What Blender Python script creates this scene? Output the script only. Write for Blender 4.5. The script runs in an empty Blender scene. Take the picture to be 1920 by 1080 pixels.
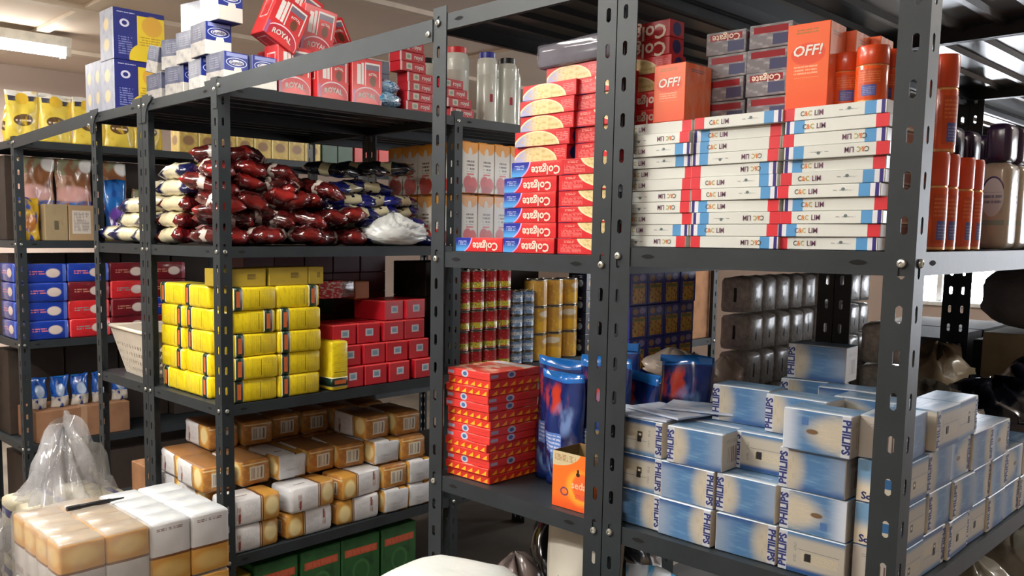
import bpy, bmesh, math, random
from mathutils import Vector, Matrix, Euler
random.seed(7)
S = bpy.context.scene
COL = S.collection

# ---------------------------------------------------------------- camera
cam_d = bpy.data.cameras.new('camera'); cam = bpy.data.objects.new('camera', cam_d); COL.objects.link(cam)
_r = Vector((0.67480, 0.73795, 0.00868)); _d = Vector((0.07849, -0.06006, -0.99510)); _f = Vector((-0.73381, 0.67218, -0.09845))
cam.matrix_world = Matrix(((_r.x, -_d.x, -_f.x, 1.4009), (_r.y, -_d.y, -_f.y, -1.3247), (_r.z, -_d.z, -_f.z, 1.4490), (0, 0, 0, 1)))
cam_d.sensor_width = 36; cam_d.lens = 1632.8 / 1920 * 36
cam_d.shift_x = (960 - 791.0) / 1920; cam_d.shift_y = (603.5 - 540) / 1920
cam_d.clip_start = .02
S.camera = cam
# ---------------------------------------------------------------- world, exposure
W = bpy.data.worlds.new('world'); S.world = W; W.use_nodes = True
W.node_tree.nodes['Background'].inputs[0].default_value = (.75, .86, 1, 1)
W.node_tree.nodes['Background'].inputs[1].default_value = 1.0
S.view_settings.view_transform = 'Standard'; S.view_settings.look = 'None'
S.view_settings.exposure = 0.18; S.view_settings.gamma = 1; S.view_settings.use_curve_mapping = False

# ---------------------------------------------------------------- material tools
def srgb(r, g, b):
    f = lambda c: (c / 255 / 12.92) if c / 255 <= .04045 else ((c / 255 + .055) / 1.055) ** 2.4
    return (f(r), f(g), f(b), 1)
MATS = {}
class NG:
    def __init__(s, name):
        s.m = bpy.data.materials.new(name); s.m.use_nodes = True; s.t = s.m.node_tree; s.n = s.t.nodes
        s.b = s.n['Principled BSDF']; s._uv = None
    def new(s, k, **kw):
        n = s.n.new(k)
        for a, v in kw.items(): setattr(n, a, v)
        return n
    def put(s, sock, v):
        if isinstance(v, bpy.types.NodeSocket): s.t.links.new(v, sock)
        else: sock.default_value = v
    def M(s, op, a, b=0.0, c=0.0):
        n = s.new('ShaderNodeMath', operation=op); s.put(n.inputs[0], a); s.put(n.inputs[1], b)
        if op in ('MULTIPLY_ADD',): s.put(n.inputs[2], c)
        return n.outputs[0]
    def ramp(s, v, a, b):
        n = s.new('ShaderNodeMapRange', interpolation_type='SMOOTHSTEP'); s.put(n.inputs[0], v)
        n.inputs[1].default_value = a; n.inputs[2].default_value = b; n.inputs[3].default_value = 0; n.inputs[4].default_value = 1
        return n.outputs[0]
    def uv(s):
        if not s._uv:
            n = s.new('ShaderNodeUVMap'); x = s.new('ShaderNodeSeparateXYZ'); s.t.links.new(n.outputs[0], x.inputs[0])
            s._uv = (x.outputs[0], x.outputs[1], n.outputs[0])
        return s._uv
    def noise(s, scale, sx=1, sy=1, obj=False, detail=3):
        t = s.new('ShaderNodeTexNoise'); t.inputs['Scale'].default_value = scale; t.inputs['Detail'].default_value = detail
        mp = s.new('ShaderNodeMapping'); mp.inputs['Scale'].default_value = (sx, sy, 1)
        src = s.new('ShaderNodeTexCoord').outputs['Object'] if obj else s.uv()[2]
        s.t.links.new(src, mp.inputs[0]); s.t.links.new(mp.outputs[0], t.inputs[0])
        return t.outputs[0]
    def mask(s, k, *a):
        u, v, _ = s.uv(); M = s.M
        if k == 'rect':
            u0, u1, v0, v1 = a
            m = None
            for c in ([M('GREATER_THAN', u, u0)] if u0 > 0 else []) + ([M('LESS_THAN', u, u1)] if u1 < 1 else []) + ([M('GREATER_THAN', v, v0)] if v0 > 0 else []) + ([M('LESS_THAN', v, v1)] if v1 < 1 else []):
                m = c if m is None else M('MULTIPLY', m, c)
            return m if m is not None else 1.0
        if k == 'ell':
            cu, cv, ru, rv = a[:4]; soft = a[4] if len(a) > 4 else .04
            du = M('DIVIDE', M('SUBTRACT', u, cu), ru); dv = M('DIVIDE', M('SUBTRACT', v, cv), rv)
            d = M('ADD', M('MULTIPLY', du, du), M('MULTIPLY', dv, dv))
            return s.ramp(d, 1 + soft, 1 - soft)
        if k == 'ring':
            cu, cv, ru, rv, th = a
            du = M('DIVIDE', M('SUBTRACT', u, cu), ru); dv = M('DIVIDE', M('SUBTRACT', v, cv), rv)
            d = M('SQRT', M('ADD', M('MULTIPLY', du, du), M('MULTIPLY', dv, dv)))
            return M('LESS_THAN', M('ABSOLUTE', M('SUBTRACT', d, 1.0)), th)
        if k == 'gu': return s.ramp(u, *a)
        if k == 'gv': return s.ramp(v, *a)
        if k == 'noise': return s.ramp(s.noise(a[0], *(a[3:5] if len(a) > 3 else ())), a[1], a[2])
        if k == 'lines':
            u0, u1, v0, v1, n, nz = a
            st = M('GREATER_THAN', M('FRACT', M('MULTIPLY', v, n)), .5)
            return M('MULTIPLY', M('MULTIPLY', s.mask('rect', u0, u1, v0, v1), st), s.ramp(s.noise(nz, 1, .2), .42, .46))
        if k == 'vlines':
            u0, u1, v0, v1, n, nz = a
            st = M('GREATER_THAN', M('FRACT', M('MULTIPLY', u, n)), .5)
            return M('MULTIPLY', M('MULTIPLY', s.mask('rect', u0, u1, v0, v1), st), s.ramp(s.noise(nz, .2, 1), .42, .46))
        if k == 'bars':
            u0, u1, v0, v1, n = a
            wn = s.new('ShaderNodeTexWhiteNoise', noise_dimensions='1D')
            s.put(wn.inputs['W'], M('FLOOR', M('MULTIPLY', u, n)))
            return M('MULTIPLY', s.mask('rect', u0, u1, v0, v1), M('GREATER_THAN', wn.outputs[0], .5))
        if k == 'tri':
            u0, u1, v0, v1, nu, nv = a[:6]
            f = M('FRACT', M('MULTIPLY', M('SUBTRACT', u, u0), nu / (u1 - u0))); g = M('FRACT', M('MULTIPLY', M('SUBTRACT', v, v0), nv / (v1 - v0)))
            t = M('MULTIPLY', M('GREATER_THAN', M('SUBTRACT', f, .12), M('MULTIPLY', g, 1.05)), M('MULTIPLY', M('GREATER_THAN', g, .1), M('LESS_THAN', f, .9)))
            return M('MULTIPLY', t, s.mask('rect', u0, u1, v0, v1))
        raise ValueError(k)
    def masks(s, ms):
        m = None
        for q in ms:
            inv = q[0].startswith('!'); x = s.mask(q[0].lstrip('!'), *q[1:])
            if inv: x = s.M('SUBTRACT', 1.0, x)
            m = x if m is None else s.M('MULTIPLY', m, x)
        return m
def finish(g, col, rough, metal, coat, var, bump, bscale, spec=.5):
    if var:
        oi = g.new('ShaderNodeObjectInfo'); hs = g.new('ShaderNodeHueSaturation')
        g.put(hs.inputs['Value'], g.M('ADD', g.M('MULTIPLY', oi.outputs['Random'], var * 2), 1 - var)); g.put(hs.inputs['Color'], col); col = hs.outputs[0]
    g.put(g.b.inputs['Base Color'], col); g.b.inputs['Roughness'].default_value = rough; g.b.inputs['Metallic'].default_value = metal
    g.b.inputs['Coat Weight'].default_value = coat; g.b.inputs['Coat Roughness'].default_value = .12
    g.b.inputs['Specular IOR Level'].default_value = spec
    if bump:
        bn = g.new('ShaderNodeBump'); bn.inputs['Strength'].default_value = bump; bn.inputs['Distance'].default_value = .004
        g.put(bn.inputs['Height'], g.noise(bscale, obj=True, detail=2)); g.put(g.b.inputs['Normal'], bn.outputs[0])
    return g.m
def plain(name, rgb, rough=.5, metal=0, coat=0, var=.05, bump=0, bscale=30, mottle=.12, mscale=14, spec=.5):
    """one colour with a little uneven tone"""
    if name in MATS: return MATS[name]
    g = NG(name); c = srgb(*rgb)
    mx = g.new('ShaderNodeMix', data_type='RGBA'); mx.inputs[6].default_value = c
    mx.inputs[7].default_value = tuple(x * (1 - mottle * 2) for x in c[:3]) + (1,)
    g.put(mx.inputs[0], g.ramp(g.noise(mscale, obj=True), .35, .75))
    MATS[name] = finish(g, mx.outputs[2], rough, metal, coat, var, bump, bscale, spec); return MATS[name]
def printed(name, base, layers, rough=.42, coat=0, var=.06, bump=0, bscale=30, metal=0, spec=.5):
    """flat print on a face: (masks in the face's own 0..1 coordinates, colour) laid one over the other"""
    if name in MATS: return MATS[name]
    g = NG(name); col = srgb(*base)
    for ms, rgb in layers:
        if isinstance(ms[0], str): ms = [ms]
        mx = g.new('ShaderNodeMix', data_type='RGBA'); g.put(mx.inputs[6], col); mx.inputs[7].default_value = srgb(*rgb)
        g.put(mx.inputs[0], g.masks(ms)); col = mx.outputs[2]
    MATS[name] = finish(g, col, rough, metal, coat, var, bump, bscale, spec); return MATS[name]
def glassy(name, rgb, alpha=.35, rough=.12):
    if name in MATS: return MATS[name]
    g = NG(name); g.put(g.b.inputs['Base Color'], srgb(*rgb)); g.b.inputs['Roughness'].default_value = rough
    t = g.new('ShaderNodeBsdfTransparent'); mx = g.new('ShaderNodeMixShader'); out = g.n['Material Output']
    g.b.inputs['Specular IOR Level'].default_value = 1.0
    g.put(mx.inputs[0], g.M('MULTIPLY_ADD', g.ramp(g.noise(9, obj=True), .4, .7), .3, alpha)); g.put(mx.inputs[1], t.outputs[0]); g.put(mx.inputs[2], g.b.outputs[0]); g.put(out.inputs[0], mx.outputs[0])
    MATS[name] = g.m; return g.m
def emitter(name, rgb, k):
    if name in MATS: return MATS[name]
    g = NG(name); g.put(g.b.inputs['Base Color'], (.8, .8, .8, 1)); g.put(g.b.inputs['Emission Color'], srgb(*rgb)); g.b.inputs['Emission Strength'].default_value = k
    MATS[name] = g.m; return g.m

# ---------------------------------------------------------------- mesh tools
def mesh(name, verts, faces, mats, fm=None, smooth=False, uvs=None):
    me = bpy.data.meshes.new(name); me.from_pydata([tuple(v) for v in verts], [], faces)
    for m in mats: me.materials.append(m)
    if fm: me.polygons.foreach_set('material_index', fm)
    if smooth: me.polygons.foreach_set('use_smooth', [True] * len(me.polygons))
    if uvs:
        l = me.uv_layers.new(name='UVMap')
        for p in me.polygons:
            for li in p.loop_indices: l.data[li].uv = uvs[me.loops[li].vertex_index]
    me.update(); return me
def bm_mesh(bm, name, mats, smooth=False):
    me = bpy.data.meshes.new(name); bm.to_mesh(me); bm.free()
    for m in mats: me.materials.append(m)
    if smooth: me.polygons.foreach_set('use_smooth', [True] * len(me.polygons))
    return me
FACES = 'FRKLTB'
def boxmesh(name, w, d, h, mats, bev=.0012, seg=1, flip='', puff=0, sub=0, jit=0, z0=0):
    """a carton standing on z0: mats = one material or six (front -Y, right +X, back +Y, left -X, top, bottom)"""
    if not isinstance(mats, (list, tuple)): mats = [mats] * 6
    ml = []; ix = []
    for m in mats:
        if m not in ml: ml.append(m)
        ix.append(ml.index(m))
    bm = bmesh.new(); bmesh.ops.create_cube(bm, size=1)
    for v in bm.verts: v.co = Vector((v.co.x * w, v.co.y * d, v.co.z * h + h / 2 + z0))
    if bev: bmesh.ops.bevel(bm, geom=list(bm.edges), offset=bev, segments=seg, affect='EDGES', profile=.5)
    if sub:
        bmesh.ops.subdivide_edges(bm, edges=[e for e in bm.edges if e.calc_length() > .03], cuts=sub, use_grid_fill=True)
        rn = random.Random(hash(name) % 999)
        for v in bm.verts:
            x, y, z = v.co.x / w * 2, v.co.y / d * 2, (v.co.z - z0 - h / 2) / h * 2
            k = puff * (1 - x * x) * (1 - y * y) + puff * (1 - x * x) * (1 - z * z) + puff * (1 - z * z) * (1 - y * y)
            n = Vector((x, y, z)).normalized() if v.co.length else Vector()
            v.co += n * k + Vector((rn.uniform(-jit, jit), rn.uniform(-jit, jit), rn.uniform(-jit, jit)))
    bm.normal_update(); l = bm.loops.layers.uv.new('UVMap')
    for f in bm.faces:
        n = f.normal; a = max(range(3), key=lambda i: abs(n[i]))
        k = {(1, -1): 0, (0, 1): 1, (1, 1): 2, (0, -1): 3, (2, 1): 4, (2, -1): 5}[(a, 1 if n[a] > 0 else -1)]
        f.material_index = ix[k]
        for lp in f.loops:
            x, y, z = lp.vert.co.x / w + .5, lp.vert.co.y / d + .5, (lp.vert.co.z - z0) / h
            u, v = [(x, z), (y, z), (1 - x, z), (1 - y, z), (x, y), (x, 1 - y)][k]
            if FACES[k] in flip: u, v = 1 - u, 1 - v
            lp[l].uv = (u, v)
    return bm_mesh(bm, name, ml, smooth=bool(sub) or seg > 1)
TXT = {}
def textbase(body, bold, sx, shear=0):
    k = (body, bold, sx, shear)
    if k not in TXT:
        c = bpy.data.curves.new('t', 'FONT'); c.body = body; c.size = 1; c.align_x = 'CENTER'; c.align_y = 'CENTER'; c.resolution_u = 2; c.offset = bold; c.shear = shear
        o = bpy.data.objects.new('t', c); COL.objects.link(o); bpy.context.view_layer.update()
        me = bpy.data.meshes.new_from_object(o); bpy.data.objects.remove(o); bpy.data.curves.remove(c)
        vs = [(v.co.x * sx, v.co.y) for v in me.vertices]; fs = [tuple(p.vertices) for p in me.polygons]; bpy.data.meshes.remove(me)
        x0, x1 = min(v[0] for v in vs), max(v[0] for v in vs); y0, y1 = min(v[1] for v in vs), max(v[1] for v in vs)
        TXT[k] = ([(a - (x0 + x1) / 2, b - (y0 + y1) / 2) for a, b in vs], fs, x1 - x0, y1 - y0)
    return TXT[k]
def onface(face, w, d, h, a, b, off=.0005):
    """point (a,b) metres from the centre of a box face -> box coordinates"""
    c = h / 2 + b
    return {'F': (a, -d / 2 - off, c), 'R': (w / 2 + off, a, c), 'K': (-a, d / 2 + off, c), 'L': (-w / 2 - off, -a, c), 'T': (a, b, h + off)}[face]
def lettering(body, mat, face, dims, cu, cv, size=None, length=None, rot=0, bold=.02, sx=1, shear=0, arc=0, name='lettering'):
    """real letters on a box face; cu,cv in 0..1 of the face, size = letter height in metres"""
    vs, fs, L, H = textbase(body, bold, sx, shear)
    k = (size / H) if size else length / L
    w, d, h = dims; fw = {'F': w, 'K': w, 'R': d, 'L': d, 'T': w}[face]; fh = d if face == 'T' else h
    ca, sa = math.cos(rot), math.sin(rot); out = []
    for a, b in vs:
        a *= k; b *= k
        if arc: b -= arc * (a / (L * k / 2)) ** 2
        out.append(onface(face, w, d, h, (cu - .5) * fw + a * ca - b * sa, (cv - .5) * fh + a * sa + b * ca))
    return mesh(name, out, fs, [mat])
def patch(mat, face, dims, u0, u1, v0, v1, name='label', th=.0006, n=1):
    """a thin stuck-on label with an edge, u/v extents on a face"""
    w, d, h = dims; fw = {'F': w, 'K': w, 'R': d, 'L': d, 'T': w}[face]; fh = d if face == 'T' else h
    q = [(u0, v0), (u1, v0), (u1, v1), (u0, v1)]
    pts = [onface(face, w, d, h, (u - .5) * fw, (v - .5) * fh, th) for u, v in q] + [onface(face, w, d, h, (u - .5) * fw, (v - .5) * fh, -.0005) for u, v in q]
    return mesh(name, pts, [(0, 1, 2, 3), (4, 5, 1, 0), (5, 6, 2, 1), (6, 7, 3, 2), (7, 4, 0, 3)], [mat], uvs=[(0, 0), (1, 0), (1, 1), (0, 1)] * 2)
def lathe(name, prof, mats, n=20, fm=None, cap=True):
    """prof: (radius, z, material index)"""
    vs = []; fs = []; mi = []; uv = []
    z0, z1 = prof[0][1], prof[-1][1]
    for j, p in enumerate(prof):
        for i in range(n):
            a = 2 * math.pi * i / n; vs.append((p[0] * math.cos(a), p[0] * math.sin(a), p[1])); uv.append((i / n, (p[1] - z0) / max(1e-6, z1 - z0)))
    for j in range(len(prof) - 1):
        for i in range(n):
            k = (i + 1) % n; fs.append((j * n + i, j * n + k, (j + 1) * n + k, (j + 1) * n + i)); mi.append(prof[j + 1][2])
    if cap:
        fs.append(tuple(range(n - 1, -1, -1))); mi.append(prof[0][2]); t = (len(prof) - 1) * n; fs.append(tuple(range(t, t + n))); mi.append(prof[-1][2])
    me = mesh(name, vs, fs, mats, mi, uvs=uv)
    me.polygons.foreach_set('use_smooth', [len(p.vertices) == 4 for p in me.polygons])
    try: me.set_sharp_from_angle(angle=math.radians(35))
    except Exception: pass
    return me
def pillow(name, L, Wd, H, mat, seed=0, nu=16, nv=10, rough=.12, p=4, crimp=.0, flat=.35, edge=.03):
    """a filled film bag lying flat: sealed ends at +-x, wrinkles towards the seals; rests on z=0"""
    rn = random.Random(seed); ph = [rn.uniform(0, 6.28) for _ in range(8)]
    vs = []; fs = []; uv = []
    def pt(u, v, s):
        e = max(0, 1 - abs(u) ** p); q = max(0, 1 - abs(v) ** 2.6)
        t = (e ** .55) * (q ** .5)
        wr = rough * ((abs(u) ** 2) * math.sin(9 * v + ph[0] + 3 * u) + .6 * math.sin(5 * u + ph[1]) * math.sin(6 * v + ph[2]) + .5 * math.sin(11 * u + 4 * v + ph[3]))
        z = s * t * (1 + wr * s) * H / 2
        if s < 0: z *= (1 - flat)
        wsc = 1 - .12 * (1 - e) + .04 * math.sin(4 * u + ph[4])
        return (u * L / 2 + edge * L * math.sin(3 * v + ph[5]) * abs(u), v * Wd / 2 * wsc, z + H / 2 * (1 - flat) + .05 * H * math.sin(2.2 * u + ph[6]) )
    for s in (1, -1):
        for i in range(nu + 1):
            for j in range(nv + 1):
                u, v = -1 + 2 * i / nu, -1 + 2 * j / nv
                vs.append(pt(u, v, s)); uv.append((i / nu, j / nv))
    o = (nu + 1) * (nv + 1)
    for i in range(nu):
        for j in range(nv):
            a = i * (nv + 1) + j; b = a + nv + 1
            fs.append((a, b, b + 1, a + 1)); fs.append((o + a, o + a + 1, o + b + 1, o + b))
    me = mesh(name, vs, fs, [mat], smooth=True, uvs=uv)
    bm = bmesh.new(); bm.from_mesh(me); bmesh.ops.remove_doubles(bm, verts=bm.verts, dist=1e-5); bm.to_mesh(me); bm.free()
    z = min(v.co.z for v in me.vertices)
    for v in me.vertices: v.co.z -= z
    me.polygons.foreach_set('use_smooth', [True] * len(me.polygons)); return me
def blob(name, rx, ry, rz, mat, seed=0, n=24, m=16, wr=.12, base=.25, peak=0, freq=1.0, sq=2.0, ex=.8):
    """a soft sack resting on z=0 with creases; peak pulls the top up to a knot"""
    rn = random.Random(seed); K = [(rn.uniform(2, 7) * freq, rn.uniform(2, 6) * freq, rn.uniform(0, 6.28), rn.uniform(.4, 1)) for _ in range(7)]
    vs = []; fs = []; uv = []
    for j in range(m + 1):
        t = math.pi * j / m
        for i in range(n):
            a = 2 * math.pi * i / n
            f = 1
            for k in K: f += wr * k[3] / 3 * (abs(math.sin(k[0] * math.cos(a) * .9 + k[1] * math.cos(t) + k[1] * math.sin(a) * .7 + k[2])) - .6)
            st, ct = math.sin(t), math.cos(t)
            cx = math.copysign(abs(math.cos(a)) ** (2 / sq), math.cos(a)); sy = math.copysign(abs(math.sin(a)) ** (2 / sq), math.sin(a))
            x, y = rx * st ** ex * cx * f, ry * st ** ex * sy * f
            z = rz * (max(ct, -1) * .5 * (1 if ct > 0 else 1 - base) + .5 * (1 - base))
            z *= 1 + (f - 1) * .7
            if peak and ct > .55: z += peak * ((ct - .55) / .45) ** 2; q = 1 - .35 * ((ct - .55) / .45); x *= q; y *= q
            vs.append((x, y, z)); uv.append((i / n, 1 - j / m))
    for j in range(m):
        for i in range(n):
            k = (i + 1) % n; fs.append((j * n + i, (j + 1) * n + i, (j + 1) * n + k, j * n + k))
    z = min(v[2] for v in vs); vs = [(a, b, c - z) for a, b, c in vs]
    me = mesh(name, vs, fs, [mat], smooth=True, uvs=uv)
    bm = bmesh.new(); bm.from_mesh(me); bmesh.ops.remove_doubles(bm, verts=bm.verts, dist=1e-5); bm.to_mesh(me); bm.free()
    me.polygons.foreach_set('use_smooth', [True] * len(me.polygons)); return me
def cubesack(name, rx, ry, h, mat, seed=0, cuts=14, ex=3.0, wr=.03):
    """a plump sack without poles: a cube pushed out to a superellipsoid, with shallow folds"""
    rn = random.Random(seed); K = [(Vector((rn.uniform(-1, 1), rn.uniform(-1, 1), rn.uniform(-1, 1))).normalized() * rn.uniform(3, 9), rn.uniform(0, 6.28)) for _ in range(7)]
    bm = bmesh.new(); bmesh.ops.create_cube(bm, size=2); bmesh.ops.subdivide_edges(bm, edges=list(bm.edges), cuts=cuts, use_grid_fill=True)
    for v in bm.verts:
        p = v.co.normalized(); k = (abs(p.x) ** ex + abs(p.y) ** ex + abs(p.z) ** ex) ** (-1 / ex); p = p * k
        f = 1 + wr * sum(1 - 2 * abs(math.sin(q.dot(p) + s)) ** .6 for q, s in K) / 3
        v.co = Vector((p.x * rx * f, p.y * ry * f, (p.z * (1 + (f - 1) * .4) + 1) * h / 2))
    z = min(v.co.z for v in bm.verts)
    for v in bm.verts: v.co.z -= z
    return bm_mesh(bm, name, [mat], True)
def tube(name, pts, r, mat, n=8):
    vs = []; fs = []
    for j, p in enumerate(pts):
        p = Vector(p); t = (Vector(pts[min(j + 1, len(pts) - 1)]) - Vector(pts[max(j - 1, 0)])).normalized()
        a = t.orthogonal().normalized(); b = t.cross(a)
        for i in range(n):
            q = 2 * math.pi * i / n; vs.append(p + a * (r * math.cos(q)) + b * (r * math.sin(q)))
    for j in range(len(pts) - 1):
        for i in range(n):
            k = (i + 1) % n; fs.append((j * n + i, j * n + k, (j + 1) * n + k, (j + 1) * n + i))
    fs.append(tuple(range(n - 1, -1, -1))); fs.append(tuple(range((len(pts) - 1) * n, len(pts) * n)))
    return mesh(name, vs, fs, [mat], smooth=True)
# ---------------------------------------------------------------- object tools
def link(name, data, parent=None, loc=(0, 0, 0), rot=(0, 0, 0)):
    o = bpy.data.objects.new(name, data); COL.objects.link(o); o.location = loc; o.rotation_euler = rot
    if parent: o.parent = parent
    return o
def tag(o, label, cat, group=None):
    o['label'] = label; o['category'] = cat
    if group: o['group'] = group
    return o
def struct(name, me, loc=(0, 0, 0), rot=(0, 0, 0), label=None):
    o = link(name, me, None, loc, rot); o['kind'] = 'structure'
    if label: o['label'] = label
    return o
def inst(P, loc, label, rot=(0, 0, 0), group=None, cat=None):
    """one thing of the kind P = (name, category, mesh, [(part, mesh, [(sub, mesh)])])"""
    if not isinstance(rot, (tuple, list)): rot = (0, 0, rot)
    o = link(P[0], P[2], None, loc, rot); tag(o, label, cat or P[1], group)
    for pt in P[3]:
        c = link(pt[0], pt[1], o)
        for sb in (pt[2] if len(pt) > 2 else []): link(sb[0], sb[1], c)
    return o
ORD = ['first', 'second', 'third', 'fourth', 'fifth', 'sixth', 'seventh', 'eighth', 'ninth', 'tenth', 'eleventh', 'twelfth', 'thirteenth', 'fourteenth', 'fifteenth', 'sixteenth']
PI = math.pi
jit = lambda a: random.uniform(-a, a)
# ================================================================ the room
X0, X1, Y0, Y1, ZC = -5.4, 4.6, -4.2, 6.6, 2.66
M_wall = plain('wall_paint', (182, 164, 152), .8, bump=.15, bscale=40, mottle=.05, mscale=1.2, var=0)
M_ceil = plain('ceiling_board', (222, 206, 190), .85, mottle=.05, mscale=.9, var=0)
M_batten = plain('ceiling_batten', (222, 208, 190), .6, mottle=.04, var=0)
M_floor = plain('concrete_floor', (120, 110, 98), .65, mottle=.25, mscale=3, bump=.2, bscale=12, var=0)
def slab(name, a, b, m):
    c = [(x, y, z) for z in (a[2], b[2]) for y in (a[1], b[1]) for x in (a[0], b[0])]
    return mesh(name, c, [(0, 2, 3, 1), (4, 5, 7, 6), (0, 1, 5, 4), (2, 6, 7, 3), (0, 4, 6, 2), (1, 3, 7, 5)], [m])
struct('floor', slab('floor', (X0, Y0, -.1), (X1, Y1, 0), M_floor))
struct('ceiling', slab('ceiling', (X0, Y0, ZC), (X1, Y1, ZC + .1), M_ceil))
struct('wall_left', slab('wall_left', (X0 - .1, Y0, 0), (X0, Y1, ZC), M_wall))
struct('wall_right', slab('wall_right', (X1, Y0, 0), (X1 + .1, Y1, ZC), M_wall))
struct('wall_near', slab('wall_near', (X0, Y0 - .1, 0), (X1, Y0, ZC), M_wall))
# far wall with two window openings
def far_wall():
    wins = [(-1.2, -.6, .95, 1.8), (1.9, 4.2, .7, 2.35)]
    xs = [X0] + [v for w in wins for v in w[:2]] + [X1]; bm = bmesh.new()
    def bx(a, b, c, d):
        r = bmesh.ops.create_cube(bm, size=1)
        for v in r['verts']: v.co = Vector(((a + b) / 2 + v.co.x * (b - a), Y1 + .06 + v.co.y * .12, (c + d) / 2 + v.co.z * (d - c)))
    bx(X0, wins[0][0], 0, ZC); bx(wins[0][1], wins[1][0], 0, ZC); bx(wins[1][1], X1, 0, ZC)
    for a, b, c, d in wins: bx(a, b, 0, c); bx(a, b, d, ZC)
    struct('wall_far', bm_mesh(bm, 'wall_far', [M_wall]))
    M_fr = plain('window_frame_paint', (225, 225, 222), .4)
    for i, (a, b, c, d) in enumerate(wins):
        w = struct('window_%d' % (i + 1), slab('sill', (a, Y1 - .03, c - .03), (b, Y1 + .1, c), M_fr), label='bright daylit window in the far wall')
        link('pane', slab('pane', (a, Y1 + .06, c), (b, Y1 + .065, d), emitter('daylight_pane_%d' % i, (240, 246, 255), [45, 9][i])), w)
        for k in range(4):
            x = a + (b - a) * k / 3
            link('mullion', slab('mullion', (x - .02, Y1 + .03, c), (x + .02, Y1 + .06, d), M_fr), w)
        link('head', slab('head', (a, Y1 + .03, d - .04), (b, Y1 + .06, d), M_fr), w)
far_wall()
for i, x in enumerate((-4.6, -3.4, -2.2, -1.0, .2, 1.4, 2.6, 3.8)):
    struct('trim_%d' % (i + 1), slab('batten', (x - .035, Y0, ZC - .025), (x + .035, Y1, ZC), M_batten))
for i, y in enumerate((-1.8, .6, 3.0, 5.4)):
    struct('trim_%d' % (i + 9), slab('batten', (X0, y - .035, ZC - .022), (X1, y + .035, ZC - .001), M_batten))

# ---------------------------------------------------------------- ceiling lamps (each with its own light)
M_lamp = plain('lamp_housing', (230, 228, 220), .4); M_tube = emitter('lit_tube', (255, 250, 240), 34)
def lamp(x, y, length, power, along='y', label='', z=ZC - .03):
    r = link('ceiling_lamp', None, None, (x, y, z), (0, 0, 0 if along == 'y' else PI / 2)); tag(r, label, 'lamp', 'tube lamps on the ceiling')
    L = length / 2
    prof = [(-.075, 0), (-.06, -.055), (-.02, -.065), (.02, -.065), (.06, -.055), (.075, 0)]
    vs = [(a, s * L, b) for s in (-1, 1) for a, b in prof]; n = len(prof)
    hs = link('housing', mesh('housing', vs, [(i, i + 1, n + i + 1, n + i) for i in range(n - 1)] + [tuple(range(n - 1, -1, -1)), tuple(range(n, 2 * n))], [M_lamp]), r)
    for dx in (-.042, .042):
        link('tube', tube('tube', [(dx, -L + .03, -.085), (dx, L - .03, -.085)], .017, M_tube, 10), r)
        for s in (-1, 1): link('socket', boxmesh('socket', .034, .03, .06, M_lamp, z0=-.11), hs, (dx, s * (L - .015), 0))
    a = bpy.data.lights.new('tube_light', 'AREA'); a.shape = 'RECTANGLE'; a.size = .14; a.size_y = length * .95; a.energy = power; a.color = (1, .98, .94); a.spread = PI
    link('tube_light', a, r, (0, 0, -.115))
lamp(-4.15, .15, 1.25, 85, label='lit tube lamp on the ceiling above the yellow pouches')
lamp(-.9, -2.0, 1.25, 54, 'x', label='lit ceiling tube lamp in front of the shelf ends, left one')
lamp(1.0, -2.3, 1.25, 8, 'x', label='lit ceiling tube lamp in front of the shelf ends, right one')
lamp(-.5, -.75, 1.25, 16, label='lit ceiling tube lamp over the mouth of the aisle')
lamp(2.3, 2.6, 1.25, 14, label='added ceiling tube lamp over the right aisle, standing in for daylight')  # added lamp in place of daylight from the far right
lamp(-2.35, -1.1, 1.25, 14, label='lit ceiling tube lamp in front of the left aisle')

lamp(-.5, 3.7, 1.25, 34, label='added ceiling tube lamp deep in the aisle, hidden from view')  # added lamp, out of sight, to brighten the goods at the back

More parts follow.
